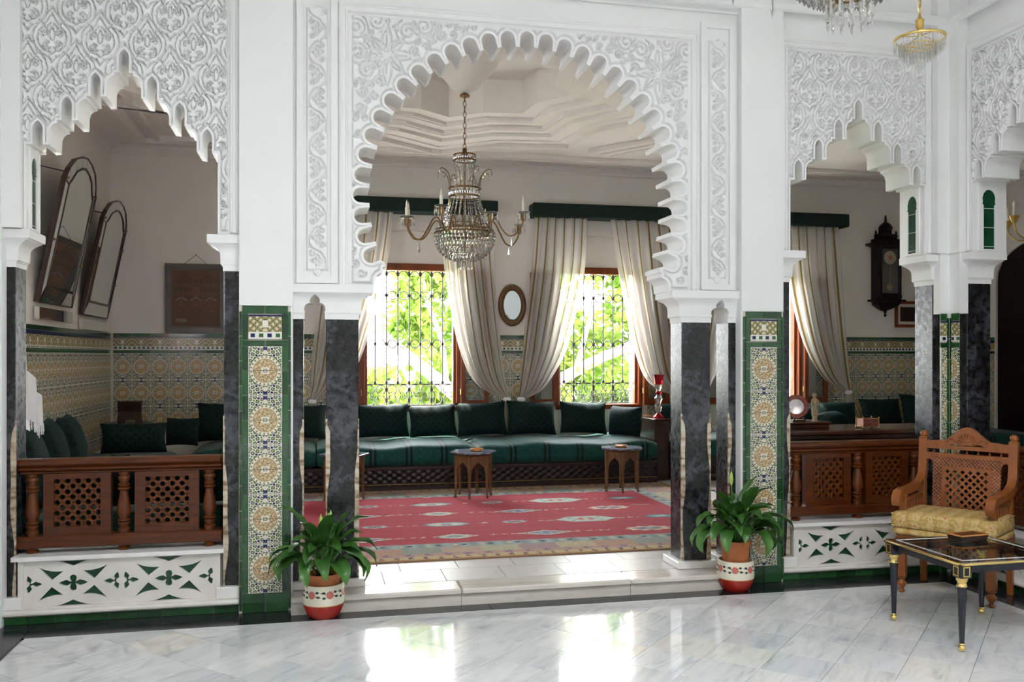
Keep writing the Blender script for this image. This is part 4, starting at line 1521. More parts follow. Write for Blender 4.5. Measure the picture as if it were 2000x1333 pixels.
# the same tiling runs along the left wall, seen at a slant (thin slivers of tile, joined)
def side_dado(x, y0, y1, sgn, parent):
    def strip(z0, z1, mat, nm, step):
        mb = MB(); y = y0
        while y < y1 - .02:
            e = min(y + step, y1)
            mb.box((min(x, x + sgn * .010), y + .0015, z0), (max(x, x + sgn * .010), e - .0015, z1)); y += step
        o = part(nm, mb, mat, parent, 0); o['kind'] = 'stuff'
    strip(1.789, 1.827, 'green_glaze', 'green_tiles', .2)
    strip(1.640, 1.786, 'frieze_side', 'frieze_tiles', .2)
    strip(1.601, 1.636, 'green_glaze', 'green_tiles', .2)
    for j in range(7): strip(1.598 - (j + 1) * .15 + .0015, 1.598 - j * .15 - .0015, 'medallion_side', 'medallion_tiles', .2)
    part('dado_bed', MB().box((min(x, x + sgn * .004), y0, .5), (max(x, x + sgn * .004), y1, 1.828)), 'grout', parent, 0)
side_dado(XW0, LWY[1] + .05, YB - .012, 1, wall_sl)
side_dado(XW1, 4.93, YB - .012, -1, wall_sr)

# ------------------------------------------------------------------ windows: frame, open inner leaves, iron grille
def window(n, a, c):
    f = MB()
    f.box((a - .045, YB - .02, ZS - .05), (c + .045, YB + .10, ZS + .012), .006)                # sill
    w = struct('window_%d' % n, f, 'window_wood', 20)
    part('window_head', MB().box((a, YB + .06, ZT - .075), (c, YB + .16, ZT + .01), .005), 'window_wood', w, 20)
    for x0, x1 in ((a, a + .035), (c - .035, c)):
        part('window_jamb', MB().box((x0, YB + .05, ZS), (x1, YB + .16, ZT), .004), 'window_wood', w, 20)
    for x0, x1 in ((a - .045, a + .002), (c - .002, c + .045)):
        part('window_casing', MB().box((x0, YB - .018, ZS - .05), (x1, YB + .05, ZT), .004), 'window_wood', w, 20)
    # leaves folded back against the wall
    for s, hx in ((-1, a - .045), (1, c + .045)):
        lw = .34
        x0, x1 = sorted((hx, hx + s * lw))
        m = MB().plate([(x0, ZS), (x1, ZS), (x1, ZT - .08), (x0, ZT - .08)], [[(x0 + .055, ZS + .085), (x0 + .055, ZT - .14), (x1 - .055, ZT - .14), (x1 - .055, ZS + .085)]], YB - .085, YB - .050, FRONT)
        lf = part('window_leaf', m, 'window_wood', w, 0)
        part('pane', MB().box((x0 + .055, YB - .070, ZS + .085), (x1 - .055, YB - .066, ZT - .14)), 'window_glass', lf, 0)
        part('hinge', MB().lathe([(.008, 0), (.008, .07)], 8, (hx, YB - .05, ZS + .15)), 'brass', lf)
    # grille
    gy = YB + .24
    gp = part('grille', MB().box((a, gy - .008, ZS + .004), (c, gy + .008, ZS + .016)).box((a, gy - .008, 1.215), (c, gy + .008, 1.225)), 'iron', w, 0)
    nb = 8; sp = (c - a) / nb
    for i in range(1, nb):
        x = a + i * sp
        z0 = ZS if i % 2 == 0 else 1.22
        mb = MB().tube([(x, gy, z0), (x, gy, ZT - .10)], .0088, 6)
        for z in (1.24, 1.72, 2.32, 2.60):
            mb.lathe([(.009, -.024), (.019, -.009), (.019, .009), (.009, .024)], 8, (x, gy, z), False)
        part('bar', mb, 'iron', gp, 40)
    sc = MB()
    def arc3(cx, cz, r_, a0, a1, n=14):
        return [(cx + r_ * math.cos(lerp(a0, a1, i / n)), gy, cz + r_ * math.sin(lerp(a0, a1, i / n))) for i in range(n + 1)]
    for i in range(nb):
        cx = a + (i + .5) * sp
        for cz, q in ((1.155, 1), (1.02, -1)):
            sc.tube(arc3(cx, cz, .058, R(-60) * q, R(240) * q), .0065, 5)
            sc.tube(arc3(cx - .024, cz - q * .045, .016, 0, 5), .004, 5); sc.tube(arc3(cx + .024, cz - q * .045, .016, 3, 8), .004, 5)
    part('scroll_band', sc, 'iron', gp, 40)
    sc = MB()
    for i in range(nb):
        cx = a + (i + .5) * sp
        for cz in (1.72, 2.32):
            sc.tube(arc3(cx, cz, .052, R(20 + 180 * (i % 2)), R(340 + 180 * (i % 2)), 16), .0065, 5)
        sc.tube(arc3(cx, ZT - .13, .060, 0, PI, 10), .0065, 5)
    part('scroll_band', sc, 'iron', gp, 40)
    return w
for i, (a, c) in enumerate(WIN): window(i + 1, a, c)
g = G('tabletop_inlay'); x, y, z = g.coord('Object')
rr_ = g.m('SQRT', x * x + y * y); an_ = g.m('ARCTAN2', y, x)
g.color(g.mix(g.m('SINE', rr_ * 120. + g.m('SINE', an_ * 6.) * 2.) > .3, (.10, .12, .17), (.20, .22, .27))).set(.18); M['tabletop_inlay'] = g.mat
# ------------------------------------------------------------------ rug
def make_rug():
    x0, x1, y0, y1, z = -1.35, 3.86, .66, 4.02, ZF
    res = .0135
    nx, ny = int((x1 - x0) / res), int((y1 - y0) / res)
    X, Y = np.meshgrid(np.linspace(x0, x1, nx + 1), np.linspace(y0, y1, ny + 1))
    rs = np.random.RandomState(5)
    C = np.empty(X.shape + (3,)); C[:] = (.34, .020, .038)
    C *= (1 + .10 * np.sin(Y * 31)[..., None] * .5 + rs.normal(0, .05, X.shape)[..., None])
    cream = np.array((.58, .47, .34)); blue = np.array((.14, .18, .24)); pale = np.array((.36, .41, .38)); navy = np.array((.05, .05, .13)); teal = np.array((.12, .25, .26)); gold = np.array((.52, .38, .17)); red = np.array((.40, .06, .06)); green = np.array((.22, .27, .17))
    def put(m, c): C[m] = c
    def rosette(cx, cy, a, b, n, amp, c): 
        u, v = (X - cx) / a, (Y - cy) / b
        r = np.hypot(u, v); t = np.arctan2(v, u)
        put(r < 1 + amp * np.cos(n * t), c)
    def diamond(cx, cy, a, b, c): put((np.abs(X - cx) / a + np.abs(Y - cy) / b) < 1, c)
    def hexa(cx, cy, a, b, c): put((np.abs(X - cx) / a + .5 * np.abs(Y - cy) / b < 1) & (np.abs(Y - cy) < b), c)
    def dash(cx, cy, w, c):
        k = (np.abs(X - cx) < w) & (np.abs(Y - cy) < .020) & (np.sin((X - cx) * 70) + np.cos(Y * 160) + rs.normal(0, .5, X.shape) > .5)
        put(k, c)
    def dia(cx, cy):
        diamond(cx, cy, .25, .105, navy * .8); diamond(cx, cy, .235, .098, cream); diamond(cx, cy, .17, .068, blue); rosette(cx, cy, .10, .042, 6, .25, np.array((.17, .16, .32)))
        for s in (-1, 1): rosette(cx + s * .165, cy, .015, .012, 4, 0, navy); rosette(cx + s * .04, cy, .018, .02, 4, .2, pale)
    def star_(cx, cy):
        diamond(cx, cy, .19, .10, cream); put((np.abs(X - cx) < .10) & (np.abs(Y - cy) < .062), cream); rosette(cx, cy, .115, .06, 8, .22, pale); rosette(cx, cy, .06, .034, 8, .2, blue); rosette(cx, cy, .022, .014, 4, .2, gold)
        for s in (-1, 1): rosette(cx + s * .14, cy, .025, .016, 4, .2, blue)
    def hx(cx, cy):
        hexa(cx, cy, .22, .085, blue); hexa(cx, cy, .185, .066, pale); rosette(cx, cy, .12, .045, 6, .2, cream); rosette(cx, cy, .06, .026, 6, .2, blue)
    def med(cx, cy):
        hexa(cx, cy, .29, .125, green * 1.1); hexa(cx, cy, .275, .115, pale * 1.15); rosette(cx, cy, .085, .045, 6, .25, red); rosette(cx, cy, .05, .024, 4, .2, cream)
        for s in (-1, 1):
            for q in (-1, 1): rosette(cx + s * .13, cy + q * .06, .02, .012, 4, 0, green * .6)
    def ros(cx, cy):
        rosette(cx, cy, .19, .088, 10, .10, cream); rosette(cx, cy, .13, .058, 8, .10, np.array((.30, .16, .20))); rosette(cx, cy, .085, .038, 8, .12, blue); rosette(cx, cy, .03, .016, 4, .2, cream)
    def sm(cx, cy):
        rosette(cx, cy, .105, .062, 8, .12, pale * .9); rosette(cx, cy, .07, .040, 8, .15, blue * .9); rosette(cx, cy, .03, .018, 4, .2, red)
    def tl(cx, cy):
        hexa(cx, cy, .16, .070, navy * 1.3); hexa(cx, cy, .145, .060, teal); rosette(cx, cy, .07, .030, 6, .2, pale)
    for r_ in range(7):
        cy = 1.45 + .5225 * r_
        if r_ % 2 == 0:
            for cx in (-1.12, .35, 1.83): dia(cx, cy)
            for cx in (-.40, 1.08): star_(cx, cy)
            ros(2.72, cy)
            for cx in (-.76, .02, .72, 1.46, 2.27): dash(cx, cy + .01, .11 if cx != .02 else .04, cream * .8)
            for cx in (.60, 1.58, 2.08): dash(cx, cy, .035, cream)
            put((np.abs(X - 3.07) < .09) & (np.abs(Y - cy - .09) < .012), cream * .9)
        else:
            for cx in (-1.0, .47, 1.68): sm(cx, cy)
            for cx in (-.40, 1.08): hx(cx, cy)
            med(2.33, cy); tl(3.03, cy)
            for cx in (-.72, .78, 1.40, 1.98): dash(cx, cy + .005, .10 if cx > 1.5 else .05, cream * .75)
            dash(2.72, cy, .10, cream * .8); dash(.66, cy, .05, cream * .7); dash(1.38, cy, .04, cream)
    # borders: blue guard, wide patchwork band, gold edge
    e = np.minimum(np.minimum(X - x0, x1 - X), np.minimum(Y - y0, y1 - Y))
    along = np.where(np.minimum(X - x0, x1 - X) < np.minimum(Y - y0, y1 - Y), Y, X)
    N = rs.normal(0, 1, X.shape)
    put(e < .545, np.array((.20, .26, .27)))
    k = e < .545; C[k] = (np.array((.24, .29, .28)) * (1 + .18 * np.sin(along * 47))[..., None])[k]
    put((e < .50) & (e > .45) & (np.sin(along * 30) > .82), navy * .8)
    put((e < .505) & (e > .44) & (np.sin(along * 30 + 2) > .9), cream * .8)
    cell = np.floor(along / .30).astype(int)
    pal = np.array([(.46, .37, .23), (.42, .24, .17), (.25, .27, .22), (.44, .30, .22), (.40, .36, .24), (.34, .22, .22)])
    k = e < .405; C[k] = pal[cell % 6][k]
    k = (e < .405) & (np.sin(along * 90) * np.sin(e * 120) + .4 * N > .6); C[k] = (C * .55 + .06)[k]
    k = (e < .215); C[k] = (.40, .25, .20)
    k = (e < .215) & (np.sin(along * 42) + .5 * N > .7); C[k] = (.20, .12, .20)
    k = (e < .13); C[k] = (.48, .35, .19)
    k = (e < .11) & (np.sin(along * 60) + .3 * N > .75); C[k] = (.12, .06, .09)
    k = (e < .030); C[k] = (.30, .16, .06)
    C = np.clip(C, .004, 1)
    V = np.stack([X, Y, z + .010 + 0 * X], -1).reshape(-1, 3)
    idx = np.arange(V.shape[0]).reshape(ny + 1, nx + 1)
    q = np.stack([idx[:-1, :-1], idx[:-1, 1:], idx[1:, 1:], idx[1:, :-1]], -1).reshape(-1, 4)
    me = bpy.data.meshes.new('rug')
    nV = len(V)
    B = np.array([(x0, y0, z), (x1, y0, z), (x1, y1, z), (x0, y1, z)])
    cor = [idx[0, 0], idx[0, nx], idx[ny, nx], idx[ny, 0]]
    side = np.array([(nV + i, nV + (i + 1) % 4, cor[(i + 1) % 4], cor[i]) for i in range(4)])
    V = np.concatenate([V, B]); q = np.concatenate([q, side])
    me.vertices.add(len(V)); me.vertices.foreach_set('co', V.astype(np.float32).ravel())
    me.loops.add(q.size); me.loops.foreach_set('vertex_index', q.ravel().astype(np.int32))
    me.polygons.add(len(q)); me.polygons.foreach_set('loop_start', np.arange(0, q.size, 4, dtype=np.int32))
    me.update(calc_edges=True)
    at = me.color_attributes.new('paint', 'FLOAT_COLOR', 'POINT')
    col = np.ones((len(V), 4), np.float32); col[:nV, :3] = C.reshape(-1, 3); col[nV:, :3] = (.2, .1, .06)
    at.data.foreach_set('color', col.ravel())
    me.materials.append(M['rug_pile'])
    o = link('rug', me)
    tag(o, 'large red woven rug with pale lozenge motifs and a striped border', 'rug')
make_rug()

# ------------------------------------------------------------------ banquette seats
def mattress_mb(x0, x1, y0, y1, z0, z1, seed, along='x'):
    rr = random.Random(seed)
    ph = [rr.uniform(0, 6) for _ in range(4)]
    L = x1 - x0
    nu = max(16, int(L / .09)); sec = []
    r_ = .085
    for i in range(9): a = PI + PI / 2 * i / 8; sec.append((y0 + r_ + r_ * math.cos(a) * 1.15, z0 + r_ + r_ * math.sin(a)))
    sec.append(((y0 + y1) / 2, z0)); sec.append((y1, z0)); sec.append((y1, z1))
    for i in range(1, 5): sec.append((lerp(y1, y0 + r_, i / 5), z1 + .012 * math.sin(PI * i / 5)))
    for i in range(9): a = PI / 2 + PI / 2 * i / 8; sec.append((y0 + r_ + r_ * math.cos(a) * 1.15, z1 - r_ + r_ * math.sin(a)))
    ns = len(sec)
    mb = MB(); V = []; F = []
    for i in range(nu + 1):
        t = i / nu; x = x0 + t * L
        en = min(t, 1 - t) * L
        k = min(1, math.sqrt(max(0, 1 - (1 - min(1, en / .09)) ** 2)) * .25 + .75)
        w = .012 * math.sin(x * 5.1 + ph[0]) + .007 * math.sin(x * 11 + ph[1])
        for (y, z) in sec:
            yc, zc = (y0 + y1) / 2, (z0 + z1) / 2
            zz = zc + (z - zc) * k + (w if z > zc else 0)
            yy = yc + (y - yc) * (1 - (1 - k) * .12) - (.008 * math.sin(x * 7 + ph[2]) if y < yc else 0)
            V.append((x, yy, zz))
    for i in range(nu):
        for j in range(ns):
            k = (j + 1) % ns
            F.append((i * ns + j, i * ns + k, (i + 1) * ns + k, (i + 1) * ns + j))
    F.append(tuple(range(ns))); F.append(tuple(range(nu * ns + ns - 1, nu * ns - 1, -1)))
    return mb.add(V, F)
def banquette(label, x0, x1, y0, y1, splits, seed, rot=None):
    t = thing('banquette', label, 'sofa', (0, 0, 0))
    part('base', MB().box((x0, y0 + .06, ZF), (x1, y1, .372), .006), 'carved_base', t, 0, 'dark carved wooden base')
    part('base_moulding', MB().box((x0 - .005, y0 + .045, ZF), (x1 + .005, y0 + .065, .155), .004).box((x0, y0 + .05, .335), (x1, y0 + .065, .37), .004), 'skirting', t, 0)
    part('base_strip', MB().tube([(x0, y0 + .045, .178), (x1, y0 + .045, .178)], .004, 6), 'brass', t, 0, 'thin shiny strip along the base')
    for i, (a, c) in enumerate(splits):
        part('mattress', mattress_mb(a, c, y0, y1, .365, .595, seed + i), 'mattress_cloth', t, 50)
    if rot is not None:
        t.rotation_euler = (0, 0, rot[2]); t.location = rot[:2] + (0,)
    return t
banquette('long green striped banquette under the two garden windows', -1.28, 3.82, 4.0, 5.14, [(-1.28, -.02), (-.01, 1.70), (1.71, 3.82)], 2)
banquette('green striped banquette right of the red vase, running behind the right columns', 4.06, 9.05, 4.0, 5.14, [(4.06, 6.4), (6.42, 9.0)], 9)
# along the left wall, turned a quarter: local x runs along the wall
banquette('dark green banquette along the left wall below the tall mirrors', 1.13, 3.95, 1.36, 2.27, [(1.14, 2.58), (2.60, 3.93)], 15, (0, 0, PI / 2))
banquette('dark low banquette added behind the left balustrade to darken its lattice', -1.72, -.32, .38, 1.12, [(-1.71, -.33)], 19)  # added behind the balustrade so the lattice gaps read dark
def pillow_mb(w, h, t, n=14, pinch=.075):
    mb = MB()
    def pt(sg):
        def f(u, v):
            a, b_ = u * 2 - 1, v * 2 - 1
            x = a * w / 2 * (1 - pinch * (1 - b_ * b_) * abs(a) ** 3)
            z = b_ * h / 2 * (1 - pinch * (1 - a * a) * abs(b_) ** 3)
            e = max(0, 1 - abs(a) ** 2.6) * max(0, 1 - abs(b_) ** 2.6)
            return (x, sg * t / 2 * e ** .55, z + h / 2)
        return f
    mb.grid(pt(-1), n, n); mb.grid(pt(1), n, n)
    return mb
pill = {}
def cushion(x, y, z, label, w=.57, h=.42, t=.20, yaw=0., lean=.28, roll=0., group=None):
    key = (w, h, t)
    if key not in pill: pill[key] = pillow_mb(w, h, t).mesh('cushion', 'cushion_cloth', 60)
    o = link('cushion', pill[key])
    z += .42 * t * math.sin(lean)
    o.matrix_world = Matrix.Translation((x, y, z)) @ Matrix.Rotation(yaw, 4, 'Z') @ Matrix.Rotation(-lean, 4, 'X') @ Matrix.Rotation(roll, 4, 'Y')
    return tag(o, label, 'cushion', group)
GB = 'cushions along the window banquette'
zq = .598
cushion(-.86, 4.80, zq, 'dark cushion on the banquette seen left of the left tiled pier', .55, .42, .2, group=GB)
cushion(-.19, 4.80, zq, 'dark green cushion seen between the two left columns', .57, .40, .2, roll=.02, group=GB)
cushion(.74, 4.80, zq, 'dark green cushion just right of the wide left column, under the left window', .62, .40, .2, roll=-.01, group=GB)
cushion(1.335, 4.80, zq, 'green cushion with creased top edge under the right half of the left window', .57, .385, .2, roll=-.04, group=GB)
cushion(1.92, 4.80, zq, 'dark green cushion below the curtain gathered right of the left window', .61, .41, .2, roll=-.03, group=GB)
cushion(2.52, 4.80, zq, 'dark green cushion below the oval mirror and knotted curtain', .61, .42, .2, roll=.03, group=GB)
cushion(3.17, 4.80, zq, 'dark green cushion under the right window, its left corner raised', .60, .40, .2, roll=.05, group=GB)
cushion(3.60, 4.55, zq, 'green cushion turned sideways at the right end of the window banquette, lit on its left', .50, .36, .24, yaw=-1.05, lean=.12, group=GB)
cushion(4.36, 4.78, zq, 'dark green cushion beside the red vase, at the left end of the right banquette', .56, .37, .22, lean=.25)
GL = 'cushions along the left wall'
for k, (y, lb) in enumerate(((1.12, 'dark green cushion in the left alcove under the fringed white cloth, nearest the column'), (1.62, 'dark green cushion in the left alcove, second from the left column'),
                             (2.18, 'dark green cushion in the left alcove, third from the left column, taller than its neighbours'), (2.74, 'dark green cushion in the left alcove, fourth from the left column'))):
    cushion(-2.03, y, zq, lb, .56, .42 + .03 * (k > 1), .22, yaw=PI / 2 + .12, lean=.30, group=GL)
cushion(-1.45, .47, zq, 'dark cushion seen through the left lattice panel of the left balustrade', .56, .335, .16, yaw=PI, lean=.10)  # these cushions also hide the lit mattress behind the lattice
cushion(-1.00, .47, zq, 'dark cushion seen through the right lattice panel of the left balustrade', .56, .335, .16, yaw=PI, lean=.10)
cushion(-.62, .47, zq, 'dark cushion behind the rightmost baluster of the left balustrade', .30, .335, .16, yaw=PI, lean=.10)
cushion(-1.78, 3.80, zq, 'wide dark green bolster cushion in front of the little book stand', .62, .30, .26, yaw=.1, lean=.05)
cushion(-1.42, 4.42, zq, 'small rounded dark green cushion between the wide bolster and the corner cushion', .36, .30, .26, yaw=-.3, lean=.1)
cushion(-1.02, 4.72, zq, 'large blackish cushion under the framed print, beside the slim column', .58, .44, .22, lean=.22)
GR = 'heaped cushions in the right alcove'
cushion(6.02, 4.55, zq, 'crumpled light-catching green cushion left of the plate, under the right-hand window', .62, .30, .26, yaw=.25, lean=.7, group=GR)
cushion(6.55, 4.72, zq, 'green cushion tucked below the gathered curtain of the right alcove', .60, .36, .24, yaw=-.2, lean=.45, group=GR)
cushion(6.33, 4.30, zq, 'flattened green cushion lying in front of the other two by the figurine', .56, .26, .24, yaw=.5, lean=1.0, group=GR)
cushion(7.25, 4.74, zq, 'black-looking cushion below the wall clock, left of two', .60, .40, .2, group=GR)
cushion(7.86, 4.74, zq, 'black-looking cushion beside the corner column, right of two', .60, .46, .2, group=GR)

# ------------------------------------------------------------------ octagonal tea tables
def tea_table(x, y, label, rz):
    t = thing('tea_table', label, 'table', (x, y, ZF), rz, 'small inlaid tea tables on the rug')
    H = .478
    n = 6
    part('tabletop', MB().lathe([(.232, H - .022), (.250, H - .016), (.250, H - .004), (.244, H)], n), 'tabletop_inlay', t, 0)
    part('top_edge', MB().lathe([(.20, H - .040), (.225, H - .022)], n), 'table_wood', t, 0)
    for k in range(n):
        a = 2 * PI * k / n; a2 = 2 * PI * (k + 1) / n
        p = Vector((.185 * math.cos(a), .185 * math.sin(a), 0)); q = Vector((.185 * math.cos(a2), .185 * math.sin(a2), 0))
        pts = [(p.x, p.y, H - .04), (p.x * 1.0, p.y * 1.0, .28), (p.x * 1.02, p.y * 1.02, .06), (p.x * 1.05, p.y * 1.05, 0)]
        part('leg', MB().tube(pts, [.022, .017, .012, .010], 8).sphere((p.x * 1.05, p.y * 1.05, .02), .016, 8, 6), 'table_wood', t, 40)
        d = (q - p); L = d.length; d.normalize()
        fr = lambda u, dd, z, p=p, d=d: (p.x + d.x * u + d.y * dd, p.y + d.y * u - d.x * dd, z)
        P = [(0, H - .04), (0, .255)]
        for i in range(0, 9): 
            th = PI * i / 8
            P.append((L / 2 - (L / 2 - .018) * math.cos(th), .255 + .105 * math.sin(th) ** .8 * (1 if i != 4 else 1.15)))
        P += [(L, .255), (L, H - .04)]
        part('arched_apron', MB().plate(P[::-1], [], -.008, .008, fr), 'table_wood', t, 0)
    return t
t2 = tea_table(1.57, 3.45, 'small inlaid tea table with a dish, standing mid rug', .15)
dup(t2, (3.20, 3.50, ZF), .25, 'small inlaid tea table with a dish at the right end of the rug')
dup(t2, (.26, 3.48, ZF), .1, 'small inlaid tea table mostly hidden behind the wide left column')
def dish(x, y, z, label):
    o = part('ashtray', MB().lathe([(.045, 0), (.062, .006), (.066, .028), (.058, .030), (.052, .012), (.01, .010)], 20, (0, 0, 0)), 'inlay_wood', None, 40)
    o.location = (x, y, z); tag(o, label, 'ashtray', 'round dishes on the tea tables')
dish(1.60, 3.42, ZF + .478, 'round brown dish on the middle tea table')
dish(3.18, 3.46, ZF + .478, 'round brown dish on the right tea table')

# ------------------------------------------------------------------ pelmets and curtains
def pelmet(x0, x1, label):
    o = part('pelmet', MB().box((x0, 4.965, 3.285), (x1, YB, 3.455), .012), 'pelmet_cloth', None, 20)
    tag(o, label, 'pelmet')
pelmet(.05, 2.14, 'dark green cloth pelmet over the left garden window, behind the chandelier')
pelmet(2.575, 4.515, 'dark green cloth pelmet over the right garden window')
pelmet(4.66, 6.90, 'dark green cloth pelmet over the window of the right alcove')
def curtain(label, outer, inner, seed, tail=None, nf=7, nv=46, nu=84):
    rr = random.Random(seed)
    O = curve_pts(outer, 10); I = curve_pts(inner, 10)
    def at(Cv, t):
        # even parameter by height
        z = lerp(3.29, Cv[-1][1], t)
        for p, q in zip(Cv, Cv[1:]):
            if (p[1] - z) * (q[1] - z) <= 0 and abs(p[1] - q[1]) > 1e-6:
                k = (p[1] - z) / (p[1] - q[1]); return lerp(p[0], q[0], k), z
        return Cv[-1]
    ph = [rr.uniform(0, 6) for _ in range(5)]
    zt = min(outer[-1][1], inner[-1][1])
    def f(u, v):
        tt = v
        xo, zo = at(O, tt); xi, zi = at(I, tt)
        wob = .012 * math.sin(u * 9 + ph[3] + v * 4)
        x = lerp(xo, xi, u) + wob * (1 - v)
        z = lerp(zo, zi, u)
        amp = lerp(.022, .030, v) * min(1, abs(xi - xo) / .35 + .25)
        y = 5.055 + amp * math.sin(2 * PI * nf * u + ph[0] + 1.3 * v * math.sin(u * 5 + ph[1])) + .012 * math.sin(2 * PI * 2.3 * u + ph[2])
        return (x, y - .05 * v * v, z)
    t = thing('curtain', label, 'curtain', (0, 0, 0))
    mb = MB(); mb.grid(f, nu, nv, False, lambda u, v: (u, v))
    part('drape', mb, 'sheer_cloth', t, 80)
    xt = (outer[-1][0] + inner[-1][0]) / 2; zt = (outer[-1][1] + inner[-1][1]) / 2
    part('tieback', MB().lathe([(.030, -.025), (.048, -.012), (.050, .010), (.034, .028)], 14, (xt, 5.0, zt)), 'white_cloth', t, 50)
    tx, tz = tail or (xt + .04, .50)
    def g_(u, v):
        w = lerp(.035, .13, v ** .7)
        return (lerp(xt, tx, v) + (u - .5) * 2 * w, 5.0 + .02 * math.sin(2 * PI * 3 * u + ph[0]), lerp(zt, tz, v))
    mb = MB(); mb.grid(g_, 24, 14, False, lambda u, v: (u * .6, v))
    part('tail', mb, 'sheer_cloth', t, 80)
    return t
curtain('striped sheer curtain swept right, between the left window and the oval mirror', [(2.063, 3.3), (2.10, 2.7), (2.158, 2.04), (2.22, 1.4), (2.29, 1.04)], [(1.456, 3.3), (1.487, 2.77), (1.561, 2.16), (1.686, 1.606), (1.874, 1.234), (2.22, 1.035)], 1, (2.30, .66))
curtain('striped sheer curtain swept left, between the oval mirror and the right window', [(2.607, 3.3), (2.56, 2.6), (2.48, 1.9), (2.43, 1.4), (2.40, 1.04)], [(3.296, 3.3), (3.26, 2.6), (3.097, 1.924), (2.966, 1.544), (2.705, 1.166), (2.46, 1.035)], 2, (2.66, .64))
curtain('striped sheer curtain swept right towards the wide right column', [(4.45, 3.3), (4.50, 2.5), (4.57, 1.6), (4.62, 1.03)], [(3.597, 3.3), (3.65, 2.9), (3.732, 2.443), (3.901, 1.672), (4.106, 1.22), (4.54, 1.02)], 3, (4.64, .6))
curtain('striped sheer curtain at the left of the left window, partly behind the white springing', [(.12, 3.3), (.02, 2.4), (-.06, 1.6), (-.09, 1.04)], [(.887, 3.3), (.85, 2.9), (.766, 2.393), (.616, 1.907), (.467, 1.484), (.25, 1.2), (-.03, 1.03)], 4)
curtain('sheer curtain with brown stripes in the right alcove, beside the wall clock', [(6.78, 3.3), (6.84, 2.4), (6.90, 1.6), (6.93, 1.09)], [(5.99, 3.3), (6.02, 2.7), (6.12, 2.2), (6.283, 1.677), (6.545, 1.271), (6.87, 1.08)], 5, (7.04, .58))
curtain('sheer curtain glimpsed in the gap right of the wide right column', [(4.72, 3.3), (4.74, 2.4), (4.76, 1.6), (4.78, 1.04)], [(5.38, 3.3), (5.34, 2.7), (5.24, 2.1), (5.06, 1.5), (4.92, 1.2), (4.82, 1.03)], 6)
# fringed white cloth in the left alcove
def white_cloth():
    top = [(.45, 1.98), (1.02, 1.59), (1.30, 1.36), (1.46, 1.22)]
    P = curve_pts(top, 8)
    def f(u, v):
        i = u * (len(P) - 1); k = min(int(i), len(P) - 2)
        y = lerp(P[k][0], P[k + 1][0], i - k); z = lerp(P[k][1], P[k + 1][1], i - k)
        zb = lerp(1.16, 1.06, u) + .015 * math.sin(u * 30)
        return (-1.97 + .022 * math.sin(u * 24) + .03 * v, y - .10 * v * u, lerp(z, zb, v))
    t = thing('fringed_cloth', 'white fringed cloth hanging over the left alcove cushions beside the column', 'cloth', (0, 0, 0))
    part('cloth', MB().grid(f, 40, 12), 'white_cloth', t, 60)
    part('bracket', MB().tube([(XW0, .46, 1.99), (-1.95, .46, 1.99)], .010, 8), 'dark_wood', t)
    fm = MB()
    for i in range(44):
        p = f(i / 43, 1)
        fm.tube([p, (p[0] + .002, p[1] + rnd.uniform(-.006, .006), p[2] - rnd.uniform(.05, .07))], .004, 4)
    o = part('fringe', fm, 'white_cloth', t, 0); o['kind'] = 'stuff'
white_cloth()
g = G('dial_face'); x, y, z = g.coord('Object')
zz = z - .80
rr_ = g.m('SQRT', x * x + zz * zz); an_ = g.m('ARCTAN2', zz, x)
c = g.mix(g.m('MULTIPLY', g.m('SINE', an_ * 12. + 1.57) > .75, g.m('MULTIPLY', rr_ > .048, rr_ < .072)), (.42, .36, .26), (.04, .025, .02))
c = g.mix(rr_ < .035, c, (.34, .12, .05)); g.color(c).set(.4); M['dial_face'] = g.mat
# ------------------------------------------------------------------ things on the walls
def oval_mirror():
    t = thing('oval_mirror', 'oval mirror in a brown wooden frame between the two garden windows', 'mirror', (2.36, YB, 2.20))
    def ov(a, b, n=40): return [(a * math.cos(2 * PI * i / n), b * math.sin(2 * PI * i / n)) for i in range(n)]
    fr = lambda u, d, z: (u, -d, z)
    prof = [(.178, .258, .0), (.180, .262, .02), (.166, .246, .040), (.146, .222, .044), (.128, .200, .034), (.120, .190, .022)]
    part('frame', MB().loft([[(x, -d, z) for x, z in ov(a, b)] for a, b, d in prof], False), 'table_wood', t, 60)
    part('bevel', MB().loft([[(x, -.022, z) for x, z in ov(.121, .191)], [(x, -.030, z) for x, z in ov(.108, .176)]], False), 'dimmed_mirror', t, 20)
    part('glass', MB().plate(ov(.109, .177), [], .0295, .031, fr), 'dimmed_mirror', t, 0)
oval_mirror()
